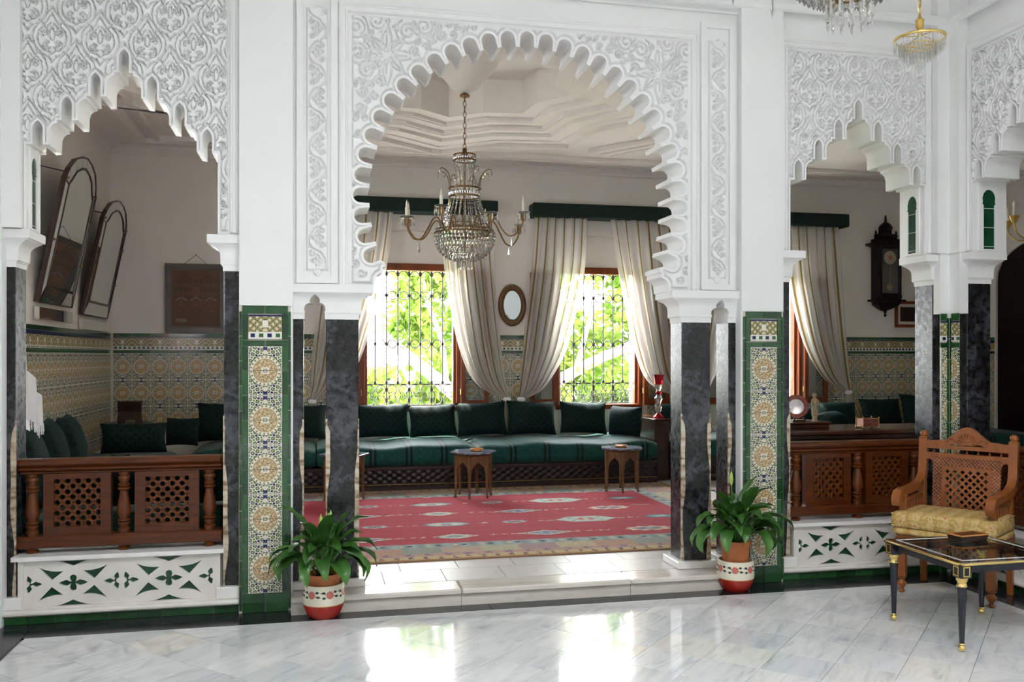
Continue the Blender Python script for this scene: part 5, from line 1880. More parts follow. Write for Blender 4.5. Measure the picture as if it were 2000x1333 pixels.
def framed_print():
    x0, x1, z0, z1 = -1.708, -1.035, 1.832, 2.632
    t = thing('framed_print', 'faded brown print in a wide dark frame hung above the tiles in the left alcove', 'picture', ((x0 + x1) / 2, YB, z0))
    cx = (x0 + x1) / 2
    fr = lambda u, d, z: (u - cx, -d, z - z0)
    w = .068
    part('frame', MB().plate([(x0, z0), (x1, z0), (x1, z1), (x0, z1)], [[(x0 + w, z0 + w), (x0 + w, z1 - w), (x1 - w, z1 - w), (x1 - w, z0 + w)]], .038, .0, fr), 'dark_wood', t, 0)
    a0, a1, c0, c1 = x0 + w, x1 - w, z0 + w, z1 - w
    nx, nz = 120, 150
    X, Z = np.meshgrid(np.linspace(0, 1, nx + 1), np.linspace(0, 1, nz + 1))
    rs = np.random.RandomState(2)
    C = np.empty(X.shape + (3,)); C[:] = (.155, .085, .055)
    C *= (1 + rs.normal(0, .04, X.shape))[..., None]
    C *= (.88 + .2 * Z)[..., None]
    def tri_(cx_, cz_, w_, h_, c): C[(np.abs(X - cx_) < w_ * (1 - (Z - cz_) / h_)) & (Z > cz_) & (Z < cz_ + h_)] = c
    for cx_ in (.26, .74): tri_(cx_, .84, .17, .10, (.11, .065, .05))
    for j, cz_ in enumerate((.80, .66, .52)):
        for i in range(9):
            C[(np.abs(X - (.1 + i * .1)) < .035) & (np.abs(Z - cz_) < .022 + .006 * (i % 3))] = (.10, .06, .048)
    C[(np.hypot((X - .5) * 1.1, Z - .62) < .10)] = (.19, .10, .06)
    for cx_ in (.20, .5, .80):
        k = (np.abs(Z - .47 - .05 * (1 - np.abs(X - cx_) / .11)) < .012) & (np.abs(X - cx_) < .11); C[k] = (.26, .23, .20)
        tri_(cx_, .36, .10, .10, (.19, .09, .055))
    for i in range(5): C[(np.abs(X - (.15 + i * .17)) < .04) & (np.abs(Z - .28) < .02)] = (.20, .11, .06)
    C[(np.abs(X - .2) < .11) & (np.abs(Z - .12) < .028)] = (.27, .20, .14)
    C[(np.minimum(np.minimum(X, 1 - X), np.minimum(Z, 1 - Z)) < .022)] = (.20, .14, .10)
    V = np.stack([a0 - cx + X * (a1 - a0), 0 * X - .012, c0 - z0 + Z * (c1 - c0)], -1).reshape(-1, 3)
    idx = np.arange(len(V)).reshape(nz + 1, nx + 1)
    q = np.stack([idx[:-1, :-1], idx[:-1, 1:], idx[1:, 1:], idx[1:, :-1]], -1).reshape(-1, 4)
    me = bpy.data.meshes.new('print'); me.from_pydata(V.tolist(), [], q.tolist())
    at = me.color_attributes.new('paint', 'FLOAT_COLOR', 'POINT')
    col = np.ones((len(V), 4), np.float32); col[:, :3] = C.reshape(-1, 3); at.data.foreach_set('color', col.ravel())
    me.materials.append(M['print_paper'])
    link('print', me, t)
    part('hanging_cord', MB().tube([(-.13, -.01, z1 - z0), (.0, -.006, z1 - z0 + .105), (.12, -.01, z1 - z0)], .003, 5), 'iron', t)
    part('nail', MB().tube([(.0, 0, z1 - z0 + .108), (.0, -.02, z1 - z0 + .112)], .004, 6), 'iron', t)
framed_print()
def tall_mirror(y0, y1, zb, H, lean, label):
    t = thing('tall_mirror', label, 'mirror', (XW0 + .03, y0, zb), group='tall leaning mirrors on the left wall')
    W = y1 - y0
    sh = lambda u, d, z: (d + z * lean, u, z)           # tipped forward at the top
    O = [(0, 0), (W, 0), (W, H * .80), (W * .94, H * .87), (W * .82, H * .945), (W * .66, H * .985), (W * .5, H), (W * .34, H * .985), (W * .18, H * .945), (W * .06, H * .87), (0, H * .80)]
    def inset(P, k, kb):
        cx = W / 2
        return [(cx + (u - cx) * (1 - 2 * k / W), kb if z < 1e-6 else z - k * (.4 if z < H * .82 else 1)) for u, z in P]
    I = inset(O, .10, .14)
    part('backboard', MB().plate(O, [], .012, -.022, sh), 'dark_wood', t, 0)
    part('centre_glass', MB().plate(I, [], .020, .013, sh), 'mirror_glass', t, 0)
    # border of separate bevelled strips
    n = len(O)
    for i in range(n):
        a, b_ = O[i], O[(i + 1) % n]; c, d = I[(i + 1) % n], I[i]
        def m_(p, q, k): return (lerp(p[0], q[0], k), lerp(p[1], q[1], k))
        q4 = [m_(m_(a, b_, .02), m_(d, c, .02), .05), m_(m_(a, b_, .98), m_(d, c, .98), .05), m_(m_(a, b_, .98), m_(d, c, .98), .86), m_(m_(a, b_, .02), m_(d, c, .02), .86)]
        V = [sh(u, .0145, z) for u, z in q4[:2]] + [sh(u, .022, z) for u, z in q4[2:]]
        part('border_strip', MB().add(V, [(0, 1, 2, 3)]), 'mirror_glass', t, 0)
    part('frame_lead', MB().tube([sh(u, .022, z) for u, z in I + I[:1]], .008, 5).tube([sh(u, .014, z) for u, z in O + O[:1]], .009, 5), 'dark_wood', t, 0)
    for u, z in ((W * .97, H * .80), (W * .985, H * .62), (.03, H * .80), (.02, H * .4), (W * .98, H * .3)):
        part('clip', MB().sphere(sh(u, .026, z), (.012, .016, .012), 8, 5), 'old_bronze', t)
    part('lower_strip', MB().plate([(0, -.145), (W, -.145), (W, -.045), (0, -.045)], [], .022, -.02, lambda u, d, z: (d, u, z)), 'mirror_glass', t, 0, 'separate mirrored strip below the glass')
    part('hanging_cord', MB().tube([sh(.03, -.02, H * .84), (-.025, -.12, H * .86), (-.025, -.12, H * .5)], .006, 5), 'iron', t)
    return t
tall_mirror(2.40, 3.42, 2.02, 1.30, .20, 'tall arched mirror leaning from the left wall, reflecting the framed print, nearer of two')
tall_mirror(3.82, 4.86, 1.98, 1.20, .20, 'tall arched mirror leaning from the left wall, smaller-looking one nearer the corner')

def wall_clock():
    cx = 7.555
    t = thing('wall_clock', 'dark carved wooden pendulum clock on the wall of the right alcove', 'clock', (cx, YB, 2.1))
    B = lambda a, c, d0, d1, z0, z1, ch=.004: MB().box((a, -d1, z0 - 2.1), (c, -d0, z1 - 2.1), ch)
    part('case', B(-.185, .185, 0, .15, 2.33, 3.07), 'black_wood', t, 0)
    part('cornice', B(-.27, .27, 0, .19, 3.065, 3.10).box((-.22, -.17, .955), (.22, 0, .968)), 'black_wood', t, 0)
    cr = MB().box((-.19, -.13, 1.0), (.19, 0, 1.06), .01).box((-.14, -.12, 1.06), (.14, 0, 1.13), .01).box((-.075, -.10, 1.13), (.075, 0, 1.20), .01)
    part('crest', cr, 'black_wood', t, 0)
    part('dome', MB().lathe([(.085, 1.19), (.095, 1.215), (.072, 1.255), (.03, 1.29), (.012, 1.30)], 14, (0, -.06, 0)), 'black_wood', t)
    part('finial', MB().lathe([(.010, 1.29), (.024, 1.318), (.010, 1.33), (.020, 1.345), (.008, 1.36), (.012, 1.375), (.002, 1.39)], 10, (0, -.06, 0)), 'black_wood', t)
    for s in (-1, 1): part('finial', MB().lathe([(.02, 1.05), (.014, 1.08), (.026, 1.11), (.012, 1.13), (.016, 1.15), (.002, 1.185)], 10, (s * .155, -.07, 0)), 'black_wood', t)
    for s in (-1, 1): part('half_column', MB().lathe([(.024, .25), (.030, .28), (.018, .32), (.024, .6), (.018, .88), (.030, .92), (.022, .95)], 10, (s * .155, -.15, 0)), 'black_wood', t)
    part('lower_shelf', B(-.24, .24, 0, .17, 2.31, 2.335), 'black_wood', t, 0)
    part('base', MB().loft([[(sx * w, -dd, z) for sx, dd in ((-1, 0), (1, 0), (1, d), (-1, d))] for w, d, z in ((.03, .03, .085), (.10, .08, .12), (.16, .13, .16), (.18, .15, .215))]), 'black_wood', t, 30)
    part('drop_finial', MB().lathe([(.004, 0), (.022, .025), (.010, .045), (.024, .07), (.014, .10)], 10, (0, -.05, 0)), 'black_wood', t)
    fc = part('dial', MB().lathe([(.088, 0), (.088, .012), (.075, .016), (.0, .016)], 28).xf(Matrix.Translation((0, -.150, .80)) @ Matrix.Rotation(PI / 2, 4, 'X')), 'dial_face', t, 30, 'cream clock dial')
    part('pendulum', MB().lathe([(.042, 0), (.046, .004), (.0, .010)], 20).xf(Matrix.Translation((0, -.150, .40)) @ Matrix.Rotation(PI / 2, 4, 'X')).box((-.004, -.155, .40), (.004, -.151, .70)), 'old_bronze', t)
    part('door_glass', B(-.12, .12, .160, .163, 2.42, 3.02, 0), 'window_glass', t, 0)
wall_clock()
def small_picture():
    t = thing('framed_picture', 'small dark picture in a red-brown frame, right of and below the wall clock', 'picture', (7.95, YB, 1.965))
    fr = lambda u, d, z: (u, -d, z)
    part('frame', MB().plate([(-.215, 0), (.215, 0), (.215, .36), (-.215, .36)], [[(-.175, .04), (-.175, .32), (.175, .32), (.175, .04)]], .025, 0, fr), 'window_wood', t, 0)
    part('mount', MB().plate([(-.175, .04), (.175, .04), (.175, .32), (-.175, .32)], [[(-.135, .08), (-.135, .28), (.135, .28), (.135, .08)]], .012, .004, fr), 'roller', t, 0)
    part('image', MB().box((-.136, -.006, .079), (.136, -.003, .281)), 'dark_wood', t, 0)
small_picture()

# ------------------------------------------------------------------ book stand on a corner table (left alcove)
t = thing('corner_table', 'dark wooden corner table behind the green bolster in the left alcove', 'table', (-2.04, 4.88, ZF))
part('top', MB().box((-.22, -.24, .68), (.24, .26, .72), .006), 'dark_wood', t, 0)
for sx in (-.18, .20):
    for sy in (-.2, .22): part('leg', MB().box((sx - .02, sy - .02, 0), (sx + .02, sy + .02, .68)), 'dark_wood', t, 0)
part('side_panel', MB().box((.20, -.2, .2), (.225, .22, .68)), 'rail_wood', t, 0)
t = thing('book_stand', 'small dark folding book stand against the tiles in the left alcove', 'stand', (-2.0, 4.75, ZF + .72))
for s in (1, -1):
    m = MB().plate([(-.12, 0), (-.07, 0), (-.05, .05), (.05, .05), (.07, 0), (.12, 0), (.12, .27), (-.12, .27)], [], -.009, .009, FRONT)
    m.xf(Matrix.Translation((0, s * .06, 0)) @ Matrix.Rotation(s * .42, 4, 'X'))
    part('board', m, 'dark_wood', t, 0)

# ------------------------------------------------------------------ console behind the right balustrade, and what stands on it
t = thing('sideboard', 'long polished dark wooden sideboard behind the right balustrade', 'sideboard', (4.15, .72, ZF))
part('body', MB().box((-.72, -.24, .04), (.72, .24, .855), .006), 'dark_wood', t, 0)
part('top', MB().box((-.76, -.28, .855), (.76, .28, .892), .010), 'polished_wood', t, 20)
part('top_moulding', MB().box((-.74, -.262, .825), (.74, .262, .857), .006), 'dark_wood', t, 0)
for k in range(3):
    d = part('door', MB().box((-.69 + k * .46, -.256, .10), (-.25 + k * .46, -.24, .80), .008), 'dark_wood', t, 0)
    part('knob', MB().sphere((-.29 + k * .46, -.268, .46), .014, 8, 6), 'brass', d)
for sx in (-.66, .66):
    for sy in (-.2, .2): part('foot', MB().lathe([(.03, 0), (.035, .02), (.025, .04)], 10, (sx, sy, 0)), 'dark_wood', t)
ZT_ = ZF + .892
t = thing('wooden_box', 'flat dark wooden chest lying on the sideboard under the plate', 'box', (3.68, .80, ZT_))
part('body', MB().box((-.24, -.13, 0), (.24, .13, .032), .003), 'polished_wood', t, 0)
part('lid', MB().box((-.255, -.145, .033), (.255, .145, .050), .004), 'polished_wood', t, 0)
t = thing('display_plate', 'red and silver decorative plate propped on a little stand on the sideboard', 'plate', (3.71, .80, ZT_ + .050))
mt = Matrix.Translation((0, 0, .112)) @ Matrix.Rotation(R(-25), 4, 'Z') @ Matrix.Rotation(R(78), 4, 'X')
part('rim', MB().lathe([(.060, .004), (.092, .016), (.095, .014), (.060, 0)], 28, caps=False).xf(mt), 'plate_red', t, 50, 'dark red rim')
part('well', MB().lathe([(.061, .004), (.040, .0), (.0, -.0015)], 28, caps=False).xf(mt), 'plate_silver', t, 50, 'silvery centre')
part('stand', MB().box((-.055, -.05, 0), (.055, .03, .012), .003).tube([(-.03, .02, .01), (-.02, .05, .10)], .006, 6).tube([(.03, .02, .01), (.02, .05, .10)], .006, 6).tube([(-.04, -.04, .012), (-.04, -.05, .03)], .006, 6).tube([(.04, -.04, .012), (.04, -.05, .03)], .006, 6), 'dark_wood', t)
def figurine():
    t = thing('figurine', 'slender clay-coloured figurine standing right of the plate on the sideboard', 'figurine', (3.835, .735, ZT_ + .050))
    prof = [(.020, 0), (.022, .01), (.016, .02), (.024, .05), (.026, .09), (.020, .125), (.026, .155), (.022, .175), (.010, .185)]
    part('body', MB().lathe(prof, 14).sphere((0, -.002, .203), (.016, .017, .021), 12, 8), 'figurine_clay', t, 60)
    part('arm', MB().tube([(-.022, -.004, .168), (-.038, -.01, .135), (-.026, -.028, .112)], [.008, .007, .005], 7), 'figurine_clay', t, 60)
    part('arm', MB().tube([(.022, -.004, .168), (.036, -.012, .138), (.020, -.030, .12)], [.008, .007, .005], 7), 'figurine_clay', t, 60)
    part('hair', MB().sphere((0, .004, .211), (.018, .018, .019), 10, 7), 'dark_wood', t, 60)
figurine()
t = thing('trinket_box', 'small glazed trinket box with brass edges on the right of the sideboard', 'box', (4.21, .60, ZT_))
part('body', MB().box((-.066, -.045, .016), (.066, .045, .075)), 'plate_red', t, 0)
for z in (.016, .046, .075):
    part('brass_edge', MB().tube([(-.068, -.047, z), (.068, -.047, z), (.068, .047, z), (-.068, .047, z), (-.068, -.047, z)], .0032, 5), 'brass_dull', t)
for sx in (-1, 1):
    for sy in (-1, 1): part('foot', MB().lathe([(.005, 0), (.010, .006), (.004, .014), (.004, .080), (.008, .084), (.003, .092)], 8, (sx * .068, sy * .047, 0)), 'brass_dull', t)

# ------------------------------------------------------------------ corner cabinet with the red vase
t = thing('corner_cabinet', 'dark wooden cabinet between the two banquettes, carrying the red vase', 'cabinet', (3.945, 4.66, ZF))
part('body', MB().box((-.095, -.46, 0), (.095, .5, .70), .006), 'dark_wood', t, 0)
part('top', MB().box((-.11, -.48, .70), (.115, .52, .722), .006), 'polished_wood', t, 0)
part('door', MB().box((-.075, -.472, .06), (.075, -.46, .64), .006), 'dark_wood', t, 0)
t = thing('cut_glass_vase', 'tall red and clear cut-glass vase on the dark corner cabinet', 'vase', (3.985, 4.42, ZF + .722))
part('foot', MB().lathe([(.066, 0), (.068, .012), (.040, .035), (.022, .055)], 16), 'red_glass', t, 20)
part('stem', MB().lathe([(.022, .055), (.036, .085), (.044, .13), (.030, .17), (.040, .20), (.052, .235), (.030, .262), (.018, .275)], 10), 'clear_glass', t, 20, 'clear faceted stem')
part('knop', MB().lathe([(.018, .275), (.042, .29), (.044, .305), (.020, .32)], 12), 'red_glass', t, 20)
part('cup', MB().lathe([(.020, .32), (.040, .36), (.050, .40)], 12, caps=False), 'clear_glass', t, 20)
part('rim', MB().lathe([(.050, .40), (.054, .45), (.066, .505), (.070, .515), (.060, .505), (.048, .45)], 16, caps=False), 'red_glass', t, 20)
g = G('carved_chair'); x, y, z = g.coord('Object')
v = g.m('SINE', x * 260.) * g.m('SINE', z * 260.)
n_ = g.noise(9, 4)
g.color(g.ramp(v * .25 + n_, (.2, (.10, .026, .010)), (.55, (.26, .085, .03)), (.85, (.36, .13, .05)))).set(.35); g.bump(v, .6, .006); M['carved_chair'] = g.mat
# ------------------------------------------------------------------ potted plants
def leaf_mb(L, W, pet, elev, droop, twist):
    """petiole and blade in the local xz plane, growing along +x"""
    mb = MB()
    pts = []; n = 16; x = z = 0.; a = elev
    tot = pet + L
    for i in range(n + 1):
        pts.append((x, z, a))
        s_ = i / n * tot
        a2 = elev - droop * max(0, (s_ - pet * .45) / (tot - pet * .45)) ** 1.25
        x += math.cos(a2) * tot / n; z += math.sin(a2) * tot / n; a = a2
    k0 = int(n * pet / tot)
    mb.tube([(p[0], 0, p[1]) for p in pts[:k0 + 2]], [.0042] * (k0 + 1) + [.002], 5)
    V = []; F = []
    m = n - k0
    for i in range(k0, n + 1):
        t = (i - k0) / m
        w = W * (math.sin(PI * t ** .72) ** .85 if 0 < t < 1 else .001)
        px_, pz_, a_ = pts[i]
        nx, nz = -math.sin(a_), math.cos(a_)
        for j in (-1, -.55, 0, .55, 1):
            h = abs(j) ** 1.3 * w * .42 + .006 * math.sin(t * 15 + j * 4) * abs(j)
            V.append((px_ + nx * h, j * w * .95 + twist * t * w * 0, pz_ + nz * h))
    for i in range(m):
        for j in range(4): F.append((i * 5 + j, i * 5 + j + 1, (i + 1) * 5 + j + 1, (i + 1) * 5 + j))
    return mb.add(V, F)
def plant(x, y, label, seed, n, top, wide, buds=(), ip=.335):
    rr = random.Random(seed)
    t = thing('potted_peace_lily', label, 'plant', (x, y, 0))
    part('outer_pot', MB().lathe([(.078, 0), (.084, .004), (.102, .030), (.118, .065), (.1255, .105), (.125, .150), (.120, .190), (.117, .205), (.109, .205), (.112, .185), (.116, .15)], 36, caps=False).lathe([(.0, .002), (.08, .002)], 36, caps=False), 'pot_glaze', t, 50, 'cream and red glazed pot painted with pink roses').rotation_euler = (0, 0, rr.uniform(-.3, .3) - PI / 2)
    part('inner_pot', MB().lathe([(.070, .02), (.094, ip - .035), (.102, ip - .033), (.104, ip), (.094, ip), (.090, ip - .035)], 28), 'terracotta', t, 40, 'plain terracotta inner pot')
    part('soil', MB().lathe([(.0, ip - .027), (.092, ip - .029)], 24, caps=False), 'soil', t, 0)
    for i in range(n):
        az = i * 2.39996 + rr.uniform(-.25, .25)
        ring = (i + .5) / n                       # 0 inner upright .. 1 outer drooping
        elev = lerp(1.42, .78, ring) + rr.uniform(-.1, .1)
        droop = lerp(.6, 3.0, ring ** .75) + rr.uniform(-.2, .3)
        L = rr.uniform(.175, .24) * wide; pet = lerp(top * .62, top * .36, ring) + rr.uniform(-.02, .03)
        if math.sin(az) > .15: L *= .7; pet *= .75; elev = 1.42; droop *= .4
        lf = part('leaf', leaf_mb(L, rr.uniform(.040, .056) * wide, pet, elev, droop, 0), 'plant_leaf', t, 60)
        lf.location = (.02 * math.cos(az), .02 * math.sin(az), ip - .03); lf.rotation_euler = (rr.uniform(-.2, .2), 0, az)
    for az, h, ln in buds:
        b = MB().tube([(0, 0, 0), (.02, 0, h * .5), (.03 + ln, 0, h)], .0035, 5)
        o = part('flower_stalk', b, 'stem_green', t, 40); o.location = (0, 0, ip - .03); o.rotation_euler = (0, 0, az)
        q = part('flower_bud', MB().lathe([(.002, -.012), (.011, .008), (.014, .035), (.009, .065), (.001, .090)], 8, (.03 + ln, 0, h), False), 'bud', o, 60)
    return t
plant(.035, -.155, 'peace lily in a rose-painted cream and red pot by the left tiled pier', 4, 52, .42, 1.05, ((-.5, .30, .0), (.6, .31, .02), (2.6, .29, -.01), (-1.6, .25, .01)), ip=.265)
plant(2.735, -.115, 'peace lily showing its terracotta inner pot, in a rose-painted pot by the right tiled pier', 11, 48, .40, 1.12, ((2.2, .40, .0), (-.7, .24, .05)))

# ------------------------------------------------------------------ armchair
def armchair():
    t = thing('armchair', 'carved wooden armchair with yellow seat cushion and lattice back, in the tiled corner', 'armchair', (4.105, -.515, 0), R(-55.7))
    W = .272
    W1 = 'chair_wood'
    for s in (-1, 1):
        # front leg: carved square block, then turned foot
        part('leg', MB().lathe([(.012, 0), (.022, .010), (.013, .022), (.016, .034), (.030, .052), (.032, .064), (.020, .078), (.018, .088), (.030, .100), (.030, .106)], 14, (s * W, -.20, 0)).box((s * W - .029, -.229, .105), (s * W + .029, -.171, .43), .006), W1, t, 40)
        part('leg', MB().tube([(s * W, .225, 0), (s * W, .205, .20), (s * W, .20, .43)], [.024, .028, .030], 4), W1, t, 0)
        # back post sweeping forward into the arm
        P = curve_pts([(.262, 1.00), (.255, .90), (.245, .80), (.225, .735), (.165, .690), (.06, .672), (-.08, .664), (-.19, .662), (-.240, .648), (-.258, .615), (-.248, .588)], 5)
        rr_ = [.024] * len(P)
        m = MB(); V = []; F = []
        wdt = .027
        for i, (y, z) in enumerate(P):
            q = P[min(i + 1, len(P) - 1)]; p = P[max(i - 1, 0)]
            ty, tz = q[0] - p[0], q[1] - p[1]; L = math.hypot(ty, tz); ny, nz = -tz / L, ty / L
            th = .022
            for sx, sn in ((-1, -1), (1, -1), (1, 1), (-1, 1)): V.append((s * (W + .012) + sx * wdt, y + ny * th * sn, z + nz * th * sn))
        for i in range(len(P) - 1):
            for k in range(4): F.append((i * 4 + k, i * 4 + (k + 1) % 4, (i + 1) * 4 + (k + 1) % 4, (i + 1) * 4 + k))
        F += [(0, 1, 2, 3), tuple(range(len(V) - 1, len(V) - 5, -1))]
        m.add(V, F)
        part('arm', m, W1, t, 40)
        part('arm_post', MB().box((s * W - .022, -.185, .42), (s * W + .022, -.140, .645), .004), W1, t, 0)
        part('rear_post', MB().box((s * W - .022, .170, .42), (s * W + .022, .222, .72), .004), W1, t, 0)
        part('side_rail', MB().box((s * W - .014, -.15, .455), (s * W + .014, .19, .480)).box((s * W - .014, -.15, .600), (s * W + .014, .19, .622)), W1, t, 0)
        for k in range(6):
            part('spindle', MB().lathe([(.006, 0), (.011, .02), (.005, .04), (.012, .060), (.005, .08), (.011, .10), (.006, .12)], 8, (s * W, -.11 + k * .05, .48)), W1, t, 50)
        part('finial', MB().sphere((s * (W + .012), .262, 1.022), (.027, .024, .026), 10, 8).box((s * (W + .012) - .024, .238, .985), (s * (W + .012) + .024, .284, 1.005), .006), W1, t, 50)
    part('seat_frame', MB().box((-W - .028, -.228, .345), (W + .028, .225, .405), .006), W1, t, 0)
    part('under_cushion', cushion_box(-.315, .315, -.275, .16, .395, .438), 'chair_cloth', t, 60)
    sc = part('seat_cushion', cushion_box(-.318, .318, -.285, .165, .440, .540), 'chair_cloth', t, 60)
    for z in (.452, .528):
        part('piping', MB().tube([(-.309, -.277, z), (.309, -.277, z), (.312, .157, z), (-.312, .157, z), (-.309, -.277, z)], .005, 6), 'chair_cloth', sc, 60)
    # back
    tilt = lambda u, d, z: (u, .215 + d + (z - .5) * .085, z)
    def bx(a, c, z0, z1, d=.016):
        return MB().plate([(a, z0), (c, z0), (c, z1), (a, z1)], [], -d, d, tilt)
    part('back_rail', bx(-W, W, .925, .952), W1, t, 0)
    part('back_rail', bx(-W, W, .868, .896), W1, t, 0)
    for k in range(7):
        u = -.21 + k * .07
        p = tilt(u, 0, .896)
        part('spindle', MB().lathe([(.008, 0), (.010, .006), (.004, .012), (.003, .022), (.001, .026)], 8, p), W1, t, 50)
    fo = [(-.212, .43), (.212, .43), (.212, .868), (-.212, .868)]
    part('back_frame', MB().plate(fo, [[(-.158, .485), (-.158, .812), (.158, .812), (.158, .485)]], -.013, .013, tilt), 'carved_chair', t, 0, 'carved back frame')
    H = []
    nx, nz = 13, 13
    sx, sz = .316 / nx, .327 / nz
    for i in range(nx):
        for j in range(nz):
            if (i + j) % 2: continue
            cx, cz = -.158 + (i + .5) * sx, .485 + (j + .5) * sz
            H.append([(cx - sx * .62, cz), (cx, cz + sz * .62), (cx + sx * .62, cz), (cx, cz - sz * .62)])
    H = [h for h in H if min(u for u, _ in h) > -.160 + .002 and max(u for u, _ in h) < .158 and min(z for _, z in h) > .486 and max(z for _, z in h) < .811]
    part('lattice', MB().plate([(-.160, .483), (.160, .483), (.160, .814), (-.160, .814)], H, -.006, .006, tilt), W1, t, 0)
    for s in (-1, 1):
        P = [(s * .214, .44), (s * .214, .868), (s * .262, .868), (s * .262, .84)]
        part('corner_bracket', MB().plate([(s * .205, .868), (s * .285, .868), (s * .285, .845)] + [(s * (.245 + .030 * math.cos(a)), .825 + .028 * math.sin(a)) for a in (0.2, .8, 1.57, 2.3, 2.9)] + [(s * .205, .80)], [], -.010, .010, tilt), W1, t, 0)
    # shaped crest with a raised carved middle
    up = curve_pts([(-.285, .985), (-.235, .978), (-.19, .984), (-.14, .990), (-.085, 1.030), (-.04, 1.068), (0, 1.080), (.04, 1.068), (.085, 1.030), (.14, .990), (.19, .984), (.235, .978), (.285, .985)], 4)
    lo = curve_pts([(.285, .958), (.22, .950), (.17, .953), (.12, .950), (.08, .966), (.03, .956), (0, .960), (-.03, .956), (-.08, .966), (-.12, .950), (-.17, .953), (-.22, .950), (-.285, .958)], 4)
    part('crest', MB().plate(lo[::-1][::-1] + up[::1][::1] if False else up + lo, [], -.018, .018, tilt), W1, t, 0)
    cm_ = MB()
    for k in range(7):
        a = R(20 + k * 23.3)
        p = tilt(.055 * math.cos(a), -.020, .985 + .052 * math.sin(a)); q = tilt(0, -.020, .980)
        cm_.tube([q, p], [.006, .011], 6)
    for s in (-1, 1):
        cm_.tube([tilt(s * x_, -.019, z_) for x_, z_ in ((.03, .972), (.07, .980), (.10, 1.0), (.125, .988), (.12, .972))], .007, 6)
    part('crest_carving', cm_, W1, t, 50)
def cushion_box(x0, x1, y0, y1, z0, z1):
    mb = MB(); n = 12
    rings = []
    def ring(k, z):
        P = []
        cx, cy = (x0 + x1) / 2, (y0 + y1) / 2
        hx, hy = (x1 - x0) / 2 * k, (y1 - y0) / 2 * k
        r_ = .035
        for qx, qy, a0 in ((1, -1, -PI / 2), (1, 1, 0), (-1, 1, PI / 2), (-1, -1, PI)):
            for i in range(5):
                a = a0 + PI / 2 * i / 4
                P.append((cx + qx * (hx - r_) + r_ * math.cos(a), cy + qy * (hy - r_) + r_ * math.sin(a), z))
        return P
    h = z1 - z0
    for k, z in ((.93, z0), (.985, z0 + h * .12), (1.0, z0 + h * .3), (1.0, z0 + h * .7), (.985, z0 + h * .88), (.93, z1), (.55, z1 + h * .06), (.15, z1 + h * .08)): rings.append(ring(k, z))
    return mb.loft(rings)
armchair()

# ------------------------------------------------------------------ gilt and black glass-topped table
def gilt_table():
    cx, cy = 3.632, -1.244
    t = thing('glass_table', 'small black and gilt table with a glass top, in front of the armchair', 'table', (cx, cy, 0))
    hx, hy = .300, .285
    for sx in (-1, 1):
        for sy in (-1, 1):
            x, y = sx * hx, sy * hy
            lg = part('leg', MB().lathe([(.0125, .03), (.0235, .345)], 16, (x, y, 0)), 'lacquer', t, 50)
            part('ball_foot', MB().sphere((x, y, .019), .019, 14, 9).lathe([(.012, .034), (.016, .038), (.013, .044)], 14, (x, y, 0)), 'gold', lg, 60)
            part('collar', MB().lathe([(.024, .343), (.028, .350), (.023, .358), (.023, .372), (.029, .378), (.031, .388), (.031, .394)], 16, (x, y, 0)), 'gold', lg, 60)
            bl = part('corner_block', MB().box((x - .034, y - .034, .394), (x + .034, y + .034, .462), .003), 'lacquer', t, 0)
            for ax in (0, 1):
                s = sy if ax else sx
                def fr(u, d, z, ax=ax, s=s, x=x, y=y):
                    return (x + u, y + s * (.034 + d), z) if ax else (x + s * (.034 + d), y + u, z)
                part('gilt_outline', MB().plate([(-.021, .402), (.021, .402), (.021, .456), (-.021, .456)], [[(-.014, .409), (-.014, .449), (.014, .449), (.014, .409)]], 0, .003, fr), 'gold', bl, 0)
    for s in (-1, 1):
        part('apron', MB().box((-hx + .03, s * hy - .012, .418), (hx - .03, s * hy + .012, .452)), 'lacquer', t, 0)
        part('apron', MB().box((s * hx - .012, -hy + .03, .418), (s * hx + .012, hy - .03, .452)), 'lacquer', t, 0)
    e = .040
    X, Y = hx + e, hy + e
    part('top_frame', MB().plate([(-X, -Y), (X, -Y), (X, Y), (-X, Y)], [[(-X + .045, -Y + .045), (-X + .045, Y - .045), (X - .045, Y - .045), (X - .045, -Y + .045)]], .460, .469, lambda u, d, v: (u, v, d)), 'lacquer', t, 0)
    c = .02
    path = [(-X + c, -Y, 0), (X - c, -Y, 0), (X, -Y + c, 0), (X, Y - c, 0), (X - c, Y, 0), (-X + c, Y, 0), (-X, Y - c, 0), (-X, -Y + c, 0), (-X + c, -Y, 0)]
    part('gilt_edge', MB().tube([(a, b, .469) for a, b, _ in path], .0075, 8), 'gold', t, 60)
    part('glass_top', MB().box((-X + .005, -Y + .005, .4695), (X - .005, Y - .005, .4775), .001), 'table_glass', t, 0, 'clear glass top with a fine pale line')
    ln = MB()
    for k in (.048, .056):
        a, b = X - k, Y - k
        ln.tube([(-a, -b, .4785), (a, -b, .4785), (a, b, .4785), (-a, b, .4785), (-a, -b, .4785)], .0016, 4)
    part('etched_line', ln, 'pale_paint', t, 0)
gilt_table()
t = thing('wooden_box', 'flat inlaid wooden box on the glass table top', 'box', (3.765, -1.045, .4782), R(8))
bx_ = MB().loft([[(-.098, -.048, 0), (.098, -.048, 0), (.098, .048, 0), (-.098, .048, 0)], [(-.104, -.054, .030), (.104, -.054, .030), (.104, .054, .030), (-.104, .054, .030)]])
part('body', bx_, 'dark_wood', t, 0)
part('rim', MB().plate([(-.107, -.057), (.107, -.057), (.107, .057), (-.107, .057)], [[(-.094, -.044), (-.094, .044), (.094, .044), (.094, -.044)]], .030, .037, lambda u, d, v: (u, v, d)), 'inlay_wood', t, 0, 'light inlaid rim')
